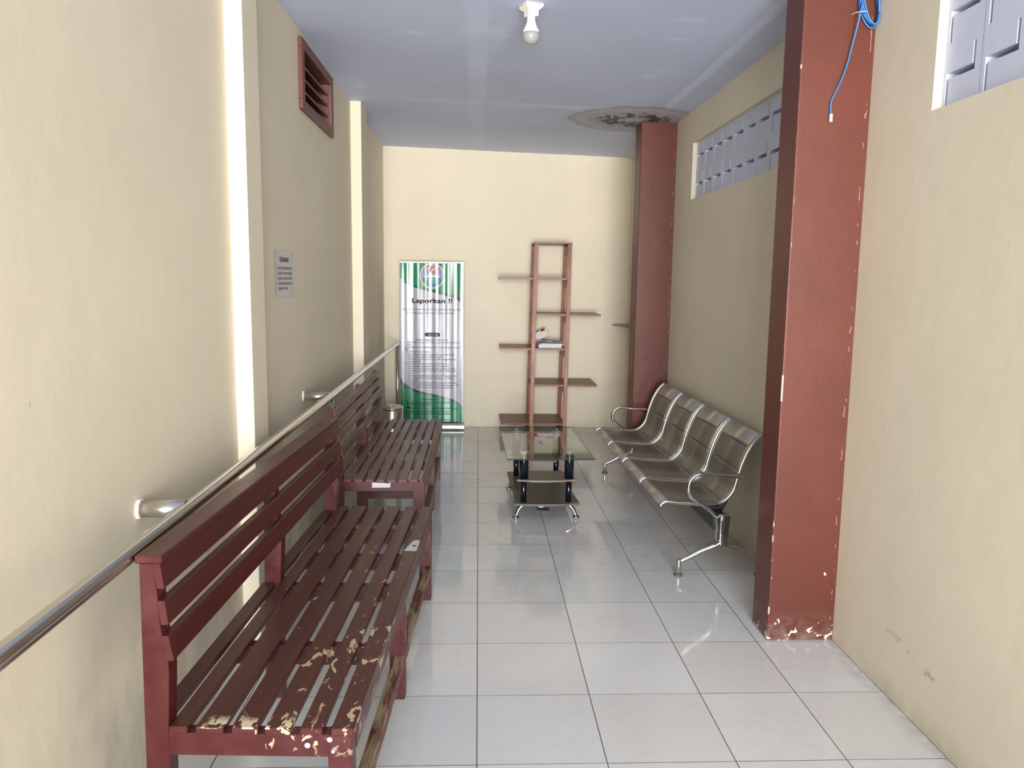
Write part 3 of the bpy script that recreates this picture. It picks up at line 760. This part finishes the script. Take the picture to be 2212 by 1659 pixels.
# ------------------------------------------------------------------ wooden shelf tower
ts = thing('shelf_tower', 'tall narrow varnished wooden shelf tower against the end wall', 'shelf', (0.655, 7.45, 0))
def shx(z): return -0.006 + 0.030*z/1.7           # slight lean to the right
def dfr(z): return -0.285 + 0.125*z/1.8           # front plane comes closer to the wall higher up
BY = 0.215
HT = 1.79
for sx_, w in ((-1, 0.038), (1, 0.036)):
    for fr in (True, False):
        bm = bmesh.new(); t2 = bmesh.new()
        def P(x, z):
            y = dfr(z) if fr else BY
            return [(x+shx(z), y, z), (x+shx(z), y+0.028, z)]
        xa = -0.172 if sx_ < 0 else 0.140
        vs = []
        for z in (0.0, HT):
            a, b = P(xa, z), P(xa+w, z); vs.append([t2.verts.new(p) for p in (a[0], b[0], b[1], a[1])])
        t2.faces.new(vs[0]); t2.faces.new(vs[1])
        for k in range(4): t2.faces.new([vs[0][k], vs[0][(k+1) % 4], vs[1][(k+1) % 4], vs[1][k]])
        bmesh.ops.recalc_face_normals(t2, faces=t2.faces); bmesh.ops.bevel(t2, geom=t2.edges[:], offset=0.0015, segments=1, affect='EDGES')
        merge(bm, t2); obj('upright', bm, M_wood, ts)
levels = [1.462, 1.132, 0.815, 0.480, 0.118]
for z in levels + [HT-0.012]:
    for sx_ in (-1, 1):
        xa = (-0.166 if sx_ < 0 else 0.146) + shx(z)
        bm = bmesh.new(); box(bm, (xa, dfr(z)+0.029, z-0.075), (xa+0.024, BY-0.001, z-0.002)); obj('side_rail', bm, M_wood, ts)
for z, x0, x1 in ((1.462,-0.475,0.165),(1.132,-0.150,0.480),(0.815,-0.462,0.150),(0.480,-0.155,0.455),(0.118,-0.455,0.150)):
    # board notched round the uprights: three strips in one mesh
    bm = bmesh.new(); ya, yb = dfr(z)+0.002, BY+0.024; s = shx(z)
    sk = 0.02
    pts = [(x0+0.012*(x0 < -0.3), ya), (x1-0.0*(x1 > 0.3), ya), (x1-(sk if x1 > 0.3 else 0), yb), (x0-(0.012 if x0 < -0.3 else 0), yb)]
    # cut slots for uprights
    cut = [(-0.174+s, -0.132+s), (0.138+s, 0.178+s)]
    xsb = sorted({pts[0][0], pts[1][0], *[c for cc in cut for c in cc if pts[0][0] < c < pts[1][0]]})
    box(bm, (pts[0][0], dfr(z)+0.030, z), (pts[1][0], BY-0.002, z+0.018))
    for a, b in zip(xsb, xsb[1:]):
        mid = (a+b)/2
        if any(c[0] < mid < c[1] for c in cut): continue
        box(bm, (a, ya, z), (b, dfr(z)+0.030, z+0.018)); box(bm, (a, BY-0.002, z), (b, yb, z+0.018))
    bmesh.ops.remove_doubles(bm, verts=bm.verts, dist=1e-5)
    obj('shelf_board', bm, M_woodh, ts)
bm = bmesh.new(); box(bm, (-0.175+shx(HT), dfr(HT)-0.002, HT+0.0005), (0.180+shx(HT), BY+0.028, HT+0.014), 0.0015); obj('top_board', bm, M_woodh, ts)
bm = bmesh.new(); box(bm, (-0.20, dfr(0)-0.006, 0.0), (0.172, dfr(0)-0.0005, 0.055), 0.001); obj('base_rail', bm, M_wood, ts)

# magazines on the third board
zb = 0.8335
mags = [(0.015, (0.55,0.58,0.62), 'lowest white edged magazine in the pile on the wooden shelf'), (0.013, (0.62,0.62,0.64), 'second magazine from the bottom of the pile on the wooden shelf'),
        (0.010, (0.36,0.38,0.38), 'grey magazine third from the bottom of the pile on the wooden shelf')]
z = zb
def magazine(w, d, h, loc, rz, cover, label, rx=0.0, ry=0.0, name='magazine'):
    t = thing(name, label, 'magazine', loc, rz, 'magazines piled on the wooden shelf'); t.rotation_euler = (rx, ry, rz)
    bm = bmesh.new(); box(bm, (-w/2,-d/2,0.0008), (w/2,d/2,h-0.0008)); obj('pages', bm, MB('page_edges', (0.66,0.68,0.72), 0.6).m, t)
    bm = bmesh.new(); box(bm, (-w/2-0.001,-d/2-0.001,h-0.0007), (w/2+0.001,d/2+0.001,h)); box(bm, (-w/2-0.001,-d/2-0.001,0), (w/2+0.001,d/2+0.001,0.0007))
    obj('cover', bm, MB('cover_paper', cover, 0.3).m, t)
    return t
for i, (h, c, lab) in enumerate(mags):
    magazine(0.215, 0.255, h, (0.672+(-0.004, 0.003, 0.006)[i], 7.395+(0, 0.006, 0.004)[i], z), (0.02, -0.03, 0.05)[i], c, lab); z += h + 0.0006
mg = magazine(0.20, 0.24, 0.006, (0.655, 7.42, z+0.001), 0.35, (0.03, 0.03, 0.06), 'dark covered magazine curling on top of the pile'); z += 0.0072
mg.rotation_euler = (0.0, -0.02, 0.35); mg.location.z += 0.002
mg = magazine(0.19, 0.22, 0.005, (0.652, 7.43, z+0.0075), -0.5, (0.10, 0.11, 0.22), 'blue grey magazine under the red and white leaning one'); z += 0.006
# leaning red and white magazine
t = thing('magazine', 'red and white magazine leaning up on the pile between the shelf uprights', 'magazine', (0.612, 7.50, 0.889+0.013), 0, 'magazines piled on the wooden shelf')
t.rotation_euler = (math.radians(62), -math.radians(28), 0)
bm = bmesh.new(); box(bm, (-0.075,0,0), (0.075,0.085,0.005)); obj('pages', bm, MB('page_edges', (0.66,0.68,0.72), 0.6).m, t)
bm = bmesh.new(); box(bm, (-0.0755,-0.0005,0.0051), (0.0755,0.0855,0.0058)); o = obj('cover', bm, MB('white_cover', (0.75,0.73,0.70), 0.3).m, t)
bm = bmesh.new(); box(bm, (-0.0757,0.080,0.0058), (0.0757,0.0857,0.0062)); box(bm, (0.024,0.062,0.0058), (0.064,0.0858,0.0064)); o = obj('red_band', bm, MB('red_cover', lin(170,30,40), 0.35).m, t)

# ------------------------------------------------------------------ roll-up banner
BX0, BX1, BYP, BZ0, BZ1 = -0.747, -0.143, 7.56, 0.072, 1.603
tb = thing('roll_up_banner', 'green and white roll up banner headed Laporkan beside the left corner', 'banner', ((BX0+BX1)/2, BYP, 0))
CX = (BX0+BX1)/2; BW = BX1-BX0
def wave(x, z):
    u = (x+BW/2)/BW
    f = 0.55 + 0.45*min(1, max(0, (z-0.3)/1.0))
    w = 0.0042*math.sin(2*PI*(3.3*u + 0.10*math.sin(2.1*z)) + 0.4) + 0.0021*math.sin(2*PI*7.1*u + 1.3 + 0.7*z) + 0.0006*math.sin(2*PI*13.3*u + 0.5 - 1.1*z)
    return -w*f*0.6
def wob_n(x, z, off): return (x, wave(x, z) - off, z)
def green_top(u):
    P = [(0,0.5606),(0.076,0.612),(0.189,0.775),(0.341,0.835),(0.566,0.92),(0.732,0.99),(0.858,1.045),(0.95,1.13),(1.0,1.24)]
    P = [(a, 550+b*1000/11.06) for a, b in P]; P[0] = (0, 550+560/11.06); P[1] = (0.076, 550+690/11.06)
    return interp(P, u)
def interp(P, u):
    for (a, b), (c, d) in zip(P, P[1:]):
        if u <= c:
            return b + (d-b)*(u-a)/(c-a)
    return P[-1][1]
def sm(P):   # smooth curve through control points -> dense list
    q = smooth_path([(a, 0, b) for a, b in P], 8); return [(p.x, p.z) for p in q]
zz = lambda py: 1.615*(931-py)/364.0
T_white = sm([(0.0, zz(600.6)), (0.035, zz(606.5)), (0.076, zz(612)), (0.189, zz(620)), (0.341, zz(625.5)), (0.566, zz(633.2)), (0.732, zz(639.5)), (0.858, zz(644.5)), (0.95, zz(652)), (1.0, zz(663))])
T_green = sm([(0.0, zz(600.5)), (0.035, zz(606.2)), (0.076, zz(611)), (0.189, zz(617.3)), (0.341, zz(622)), (0.566, zz(628.5)), (0.732, zz(633.5)), (0.858, zz(638)), (0.95, zz(644)), (1.0, zz(652))])
B_white = sm([(0.0, zz(816)), (0.03, zz(824)), (0.071, zz(829.4)), (0.174, zz(838.8)), (0.326, zz(846.7)), (0.489, zz(851.8)), (0.652, zz(856.9)), (0.815, zz(863.4)), (0.924, zz(871.3)), (0.985, zz(881)), (1.0, zz(890))])
B_green = sm([(0.0, zz(829)), (0.054, zz(838.8)), (0.163, zz(845.3)), (0.293, zz(851)), (0.489, zz(856.9)), (0.652, zz(861.9)), (0.815, zz(868)), (0.924, zz(873.5)), (0.985, zz(882)), (1.0, zz(890.2))])
def lookup(P, u): return interp(P, min(max(u, 0), 1))
# fabric: columns; every column split at the printed boundaries so that the colour areas are crisp
def banner_sheet():
    bm = bmesh.new(); NU = 120; cols = []
    for i in range(NU+1):
        u = i/NU; x = -BW/2 + BW*u
        br = [BZ0, lookup(B_green, u), lookup(B_white, u), lookup(T_white, u), lookup(T_green, u), BZ1]
        br[2] = max(br[2], br[1]+0.0004); br[4] = max(br[4], br[3]+0.0004)
        cnt = [8, 2, 22, 2, 10]; col = []
        for k in range(5):
            for j in range(cnt[k]):
                z = br[k] + (br[k+1]-br[k])*j/cnt[k]; col.append((bm.verts.new((x, wave(x, z), z)), k))
        col.append((bm.verts.new((x, wave(x, br[5]), br[5])), 4)); cols.append(col)
    mt = [1, 2, 0, 2, 1]
    for a, b in zip(cols, cols[1:]):
        for j in range(len(a)-1):
            f = bm.faces.new([a[j][0], b[j][0], b[j+1][0], a[j+1][0]]); f.material_index = mt[a[j][1]]; f.smooth = True
    return bm
M_bw = MB('banner_vinyl_grey', (0.36, 0.35, 0.40), 0.27, spec=0.6).m
M_bg = MB('banner_vinyl_green', lin(30, 122, 82), 0.22, spec=0.6).m
M_bd = MB('banner_vinyl_dark_green', lin(20, 72, 54), 0.22, spec=0.6).m
sheet = obj('printed_sheet', banner_sheet(), [M_bw, M_bg, M_bd], tb)
bm = bmesh.new(); box(bm, (-BW/2, 0.012, BZ0), (BW/2, 0.013, BZ1)); obj('sheet_backing', bm, M_bw, tb)
bm = bmesh.new(); box(bm, (-BW/2-0.006, -0.012, BZ1), (BW/2+0.004, 0.012, BZ1+0.016), 0.003); o = obj('top_bar', bm, M_sheet, tb)
bm = bmesh.new(); prism(bm, [(-0.055,0.008),(-0.060,0.02),(-0.052,0.048),(-0.030,0.066),(0.030,0.066),(0.055,0.045),(0.058,0.008)], 'x', -BW/2-0.012, BW/2+0.014, 0.002)
bmesh.ops.rotate(bm, verts=bm.verts, cent=(0,0,0), matrix=Matrix.Identity(3)); ba = obj('cassette_base', bm, MB('brushed_aluminium', (0.72,0.72,0.70), 0.28, 0.9).m, tb)
for x in (-0.24, 0.24):
    bm = bmesh.new(); box(bm, (x-0.02, -0.08, 0.0), (x+0.02, 0.08, 0.008), 0.002); obj('foot', bm, M_black, ba)
bm = bmesh.new(); tube(bm, [(0,0.03,0.066),(0,0.03,BZ1+0.005)], 0.008, 10); obj('support_pole', bm, M_steel, tb)

def text_bm(bm, body, size, x, z, align='LEFT', bold=0.0, width=None, place=None, off=0.0009, shear=0.0, mat=0):
    cu = bpy.data.curves.new('lettering', 'FONT'); cu.body = body; cu.size = size; cu.align_x = align; cu.offset = bold; cu.shear = shear
    cu.resolution_u = 2
    o = bpy.data.objects.new('lettering', cu); COL.objects.link(o)
    dg = bpy.context.evaluated_depsgraph_get(); dg.update()
    me = bpy.data.meshes.new_from_object(o.evaluated_get(dg)); bpy.data.objects.remove(o, do_unlink=True)
    if len(me.vertices):
        xs_ = [v.co.x for v in me.vertices]; w = max(xs_)-min(xs_); k = 1.0
        if width and w > 0: k = width/w
        base = min(xs_) if align == 'LEFT' else 0.0
        vs = [bm.verts.new(place(x + (v.co.x-(base if align == 'LEFT' else 0))*k, z + v.co.y, off)) for v in me.vertices]
        for p in me.polygons:
            try: f = bm.faces.new([vs[i] for i in p.vertices]); f.material_index = mat
            except ValueError: pass
    bpy.data.meshes.remove(me); bpy.data.curves.remove(cu)
bx = lambda px: -BW/2 + BW*(px-865.0)/136.5
def T(bm, s, px0, px1, pyb, hpx, bold=0.0, mat=0, off=0.0009, shear=0.0):
    text_bm(bm, s, hpx*1.42*1.615/364, bx(px0), zz(pyb), 'LEFT', bold, bx(px1)-bx(px0), wob_n, off, shear, mat)
bm = bmesh.new(); T(bm, 'Laporkan !!', 890.5, 977.5, 654, 9.5, 0.0020, off=0.0016); 
obj('heading', bm, M_blackink, sheet)
bm = bmesh.new(); T(bm, 'Jika anda menemukan dugaan pelanggaran', 868.5, 998.5, 670, 5.2); T(bm, 'di Pengadilan Negeri Dompu melalui', 879.5, 984, 678, 5.2); obj('subheading', bm, M_greyink, sheet)
bm = bmesh.new()
a, b, c, d = bx(917), bx(951.5), zz(726.7), zz(718.4); r = (d-c)/2; NP = 24
def ph(x_):
    q = min(x_-a, b-x_)
    return r if q >= r else math.sqrt(max(1e-8, r*r-(r-q)**2))
for k in range(NP):
    x_, x2_ = a+(b-a)*k/NP, a+(b-a)*(k+1)/NP; zc_ = (c+d)/2
    bm.faces.new([bm.verts.new(wob_n(*p_, 0.001)) for p_ in ((x_, zc_-ph(x_)), (x2_, zc_-ph(x2_)), (x2_, zc_+ph(x2_)), (x_, zc_+ph(x_)))])
T(bm, 'SCAN ME', 926, 946, 724.8, 3.8, mat=1, off=0.0018)
obj('scan_badge', bm, [M_greyink, M_bw], sheet)
body = [('Tahapan pengaduan melalui Siwas:', 897, 969, 735.5), ('1. Klik tombol Login, lalu isikan Username dan Password', 874, 994, 741), ('Anda.', 878.5, 888.5, 746),
 ('2. Jika Anda belum terdaftar, klik tombol Register, untuk', 874, 994, 751.5), ('diisi', 874, 883, 756), ('diri Anda lalu klik "Simpan"', 878, 930, 761.5),
 ('- Buat Nama Samaran (username) dan Kata Sandi', 878.5, 981, 767.5), ('(password) yang anda ketahui sendiri', 881, 957, 772.5), ('- Gunakan nama yang unik dan tidak menggambarkan', 878.5, 986, 777.5), ('identitas anda', 881, 909, 782.5),
 ('3. Perhatikan baik-baik beberapa hal di bawah ini:', 874, 972, 787.5), ('- Semua kotak yang diberi tanda (*) wajib diisi', 878.5, 971, 793), ('- Pastikan informasi yang diberikan sedapat mungkin', 878.5, 985, 798.5), ('memenuhi unsur 5W + 1H (What, Where, When, Who,', 881, 988, 803.5), ('How)', 881, 892, 808.5),
 ('- Jika anda memiliki bukti dalam bentuk file seperti foto', 878.5, 987, 814), ('atau dokumen lain, silahkan dilengkapi di halaman', 881, 982, 819), ('pengaduan.', 881, 905, 824),
 ('4. Pengaduan yang Anda sampaikan akan ditindaklanjuti', 875, 988, 829.3), ('setelah anda melengkapi proses pengaduan dan', 881, 993, 834.3), ('mendapat konfirmasi pada form pengaduan.', 890, 980, 839.5)]
bm = bmesh.new()
for s_, a, b, y_ in body: T(bm, s_, a, b, y_, 3.6, 0.0003)
obj('body_text', bm, M_greyink, sheet)
bm = bmesh.new()
for s_, a, b, y_ in (('Atau melalui media:', 913, 948, 865.5), ('Secara langsung melalui meja pengaduan PTSP', 888, 976, 873), ('Pengadilan Negeri Dompu', 888, 936, 877.5), ('Email Pengaduan : pengaduan@pn-dompu.go.id', 888, 992, 885.5),
                     ('Identitas pelapor wajib dan isi laporan akan', 877, 973, 892.5), ('kami jamin dan rahasiakan sepenuhnya', 877, 973, 897.5), ):
    T(bm, s_, a, b, y_, 3.4 if y_ < 905 else 3.0, 0.0003)
# person and envelope marks
org = bmesh.new(); T(org, 'PENGADILAN', 957, 973, 911, 3.0, 0.0003); T(org, 'NEGERI DOMPU, NTB', 957, 988, 915.5, 3.0, 0.0003); obj('address_text', org, MB('dark_green_ink', (0.004, 0.03, 0.02), 0.6, spec=0.15).m, sheet)
obj('footer_text', bm, MB('dark_green_ink', (0.004, 0.03, 0.02), 0.6, spec=0.15).m, sheet); bm = bmesh.new()
def disc(bm, cx, cz_, rx, rz_, off, mat=0, n=20):
    f = bm.faces.new([bm.verts.new(wob_n(cx+rx*math.cos(2*PI*k/n), cz_+rz_*math.sin(2*PI*k/n), off)) for k in range(n)]); f.material_index = mat
disc(bm, bx(880.7), zz(870.5), 0.007, 0.007, 0.0012); disc(bm, bx(880.7), zz(875), 0.013, 0.006, 0.0012)
a, b, c, d = bx(877.4), bx(884), zz(885), zz(880.5)
bm.faces.new([bm.verts.new(wob_n(*p, 0.0012)) for p in ((a,c),(b,c),(b,d),(a,d))])
obj('contact_marks', bm, MB('dark_green_ink', (0.004, 0.03, 0.02), 0.6, spec=0.15).m, sheet)
# round emblem
bm = bmesh.new(); ex, ez = bx(933.7), zz(596.5); er = 0.120
def fan(bm, cx, cz_, r, off, mat, z_lo=-9, z_hi=9):
    for k in range(16):     # vertical slices follow the waves
        xa_, xb_ = cx - r + 2*r*k/16, cx - r + 2*r*(k+1)/16
        ha, hb = math.sqrt(max(0, r*r-(xa_-cx)**2)), math.sqrt(max(0, r*r-(xb_-cx)**2))
        p = [(xa_, max(-ha, z_lo)), (xb_, max(-hb, z_lo)), (xb_, min(hb, z_hi)), (xa_, min(ha, z_hi))]
        if ha < 1e-6: p = p[1:3] + [(xa_, 0)]
        if hb < 1e-6: p = [p[0], (xb_, 0), p[3]]
        if min(ha, hb) <= 0 and z_lo > -8: continue
        if z_hi < 8 and (-max(ha, hb) >= z_hi or -min(ha, hb) >= z_hi): continue
        f = bm.faces.new([bm.verts.new(wob_n(a_, min(cz_+b_, BZ1-0.001), off)) for a_, b_ in p]); f.material_index = mat
fan(bm, ex, ez, er, 0.0008, 0); fan(bm, ex, ez, er-0.009, 0.0014, 1); fan(bm, ex, ez, er-0.012, 0.0020, 2, z_hi=-0.02)
disc(bm, ex-0.008, ez+0.066, 0.036, 0.028, 0.0021, 3); disc(bm, ex+0.004, ez+0.045, 0.026, 0.026, 0.0022, 3)
T(bm, 'siwas', 917, 950, 600, 8.5, 0.0012, mat=4, off=0.0028, shear=0.3)
T(bm, 'Whistleblowing', 919, 948, 606, 3.2, 0, mat=4, off=0.0028); T(bm, 'System', 926, 941, 611, 3.0, 0, mat=4, off=0.0028)
obj('emblem', bm, [MB('cream_ink', lin(215,205,150), 0.25).m, MB('lavender_ink', lin(128,140,168), 0.22).m, MB('teal_ink', lin(60,120,130), 0.22).m, MB('orange_ink', lin(176,92,62), 0.25).m, MB('white_ink', (0.75,0.77,0.8), 0.25).m], sheet)

# ------------------------------------------------------------------ paper notice on the left wall
t = thing('paper_notice', 'small white printed notice taped to the left wall above the handrail', 'notice', (XL+0.0015, 3.772, 1.476))
bm = bmesh.new(); NX = 8
for k in range(NX):
    a, b = -0.167+0.334*k/NX, -0.167+0.334*(k+1)/NX
    w_ = lambda s: 0.0015+0.0015*math.sin(s*19)
    f = bm.faces.new([bm.verts.new(p) for p in ((w_(a),a,-0.106+0.004*abs(a)),(w_(b),b,-0.106+0.004*abs(b)),(w_(b),b,0.106),(w_(a),a,0.106))]); f.smooth = True
bmesh.ops.remove_doubles(bm, verts=bm.verts, dist=1e-5)
obj('sheet', bm, M_paper, t)
pm = lambda x, z, off: (0.0042+off, x, z)
bm = bmesh.new()
text_bm(bm, 'PENGUMUMAN', 0.030, -0.09, 0.056, 'LEFT', 0.0012, 0.165, pm, 0)
for i, (s_, a, w_) in enumerate((('BAGI YANG BERKEPENTINGAN', -0.135, 0.27), ('HARAP LAPOR DI MEJA', -0.132, 0.265), ('DEPAN YANG ADA DAN', -0.130, 0.265), ('SILAKAN MENUNGGU DI', -0.127, 0.268), ('TEMPAT DUDUK', -0.125, 0.175))):
    text_bm(bm, s_, 0.0165, a, 0.021-0.0235*i, 'LEFT', 0.0004, w_, pm, 0)
obj('printed_text', bm, M_ink, t)

# ------------------------------------------------------------------ ledge in the far right corner
bm = bmesh.new(); prism(bm, [(1.325,7.712),(1.474,7.712),(1.474,7.30)], 'z', 1.022, 1.038)
tag(obj('corner_ledge', bm, M_ledge), 'small triangular ledge in the far right corner behind the red column', 'shelf')

# ------------------------------------------------------------------ ceiling lamp
t = thing('ceiling_lamp', 'bare white bulb in a cream holder under the ceiling', 'lamp', (0.224, 3.655, 2.667))
bm = bmesh.new()
def loft(bm, secs, n=4, rot=PI/4, mat=0):
    rings = [[bm.verts.new((r*math.cos(rot+2*PI*k/n), r*math.sin(rot+2*PI*k/n), z)) for k in range(n)] for r, z in secs]
    for a, b in zip(rings, rings[1:]):
        for k in range(n): bm.faces.new([a[k], a[(k+1) % n], b[(k+1) % n], b[k]])
    bm.faces.new(rings[0]); bm.faces.new(rings[-1])
loft(bm, [(0.058,0.002),(0.058,-0.008),(0.046,-0.019),(0.036,-0.023),(0.034,-0.045),(0.032,-0.047)], 4, PI/4+0.35)
hm = obj('lamp_holder', bm, M_holder, t)
bm = bmesh.new(); lathe(bm, [(0.003,-0.0115),(0.003,-0.014),(0,-0.0145)], (-0.043,-0.028,0.0035), 8); obj('screw', bm, M_cap, hm)
bm = bmesh.new(); lathe(bm, [(0.0165,-0.044),(0.0175,-0.050),(0.019,-0.068),(0.024,-0.084),(0.0335,-0.103),(0.0375,-0.1155)], n=32); bl = obj('bulb', bm, M_plastic, t)
bm = bmesh.new(); lathe(bm, [(0.0372,-0.1157),(0.0392,-0.126),(0.038,-0.139),(0.033,-0.151),(0.024,-0.1605),(0.012,-0.1655),(0,-0.167)], n=32); obj('globe', bm, M_globe, bl)
for f in bl.data.polygons: f.use_smooth = True

# ------------------------------------------------------------------ blue network cable on the front red column
t = thing('network_cable', 'coiled blue network cable hanging on the front red column', 'cable', (1.40, 3.022, 2.45))
bm = bmesh.new()
coil = []
for k in range(5):
    cx, cz_ = 0.036+0.004*random.uniform(-1,1), 0.045+0.008*random.uniform(-1,1)
    a_, b_ = 0.036+0.006*random.uniform(-1,1)-0.003*k*0.5, 0.085+0.010*random.uniform(-1,1)
    for j in range(12):
        th = 2*PI*j/12; yy_ = -0.008-0.0075*k
        coil.append((cx + a_*math.cos(th) - 0.018*math.sin(th), yy_, cz_ + b_*math.sin(th)))
tube(bm, smooth_path(coil, 3), 0.0032, 8)
tail = [(0.000,-0.046,0.040),(-0.008,-0.040,-0.010),(-0.013,-0.030,-0.060),(-0.024,-0.022,-0.126),(-0.033,-0.018,-0.175),(-0.046,-0.015,-0.220),(-0.062,-0.012,-0.262),(-0.078,-0.010,-0.298),(-0.0815,-0.009,-0.325),(-0.077,-0.009,-0.352)]
tube(bm, smooth_path(tail, 4), 0.0029, 8); cb = obj('cable', bm, M_blue, t)
bm = bmesh.new(); box(bm, (-0.0835,-0.0135,-0.380), (-0.0715,-0.0055,-0.350), 0.0012); box(bm, (-0.0795,-0.0155,-0.374), (-0.0755,-0.0135,-0.356)); o = obj('plug', bm, M_clearplug, t); o['label'] = 'clear plastic network plug'
bm = bmesh.new(); tube(bm, smooth_path([(-0.022,-0.002,0.008),(-0.020,-0.050,0.002),(0.010,-0.054,0.004),(0.022,-0.030,0.006),(0.012,-0.001,0.010)], 4, True), 0.0014, 6, closed=True); obj('cable_tie', bm, M_tie, t)
bm = bmesh.new(); tube(bm, [(0.03,0.006,0.128),(0.03,-0.052,0.132)], 0.002, 8); obj('nail', bm, M_steel, t)
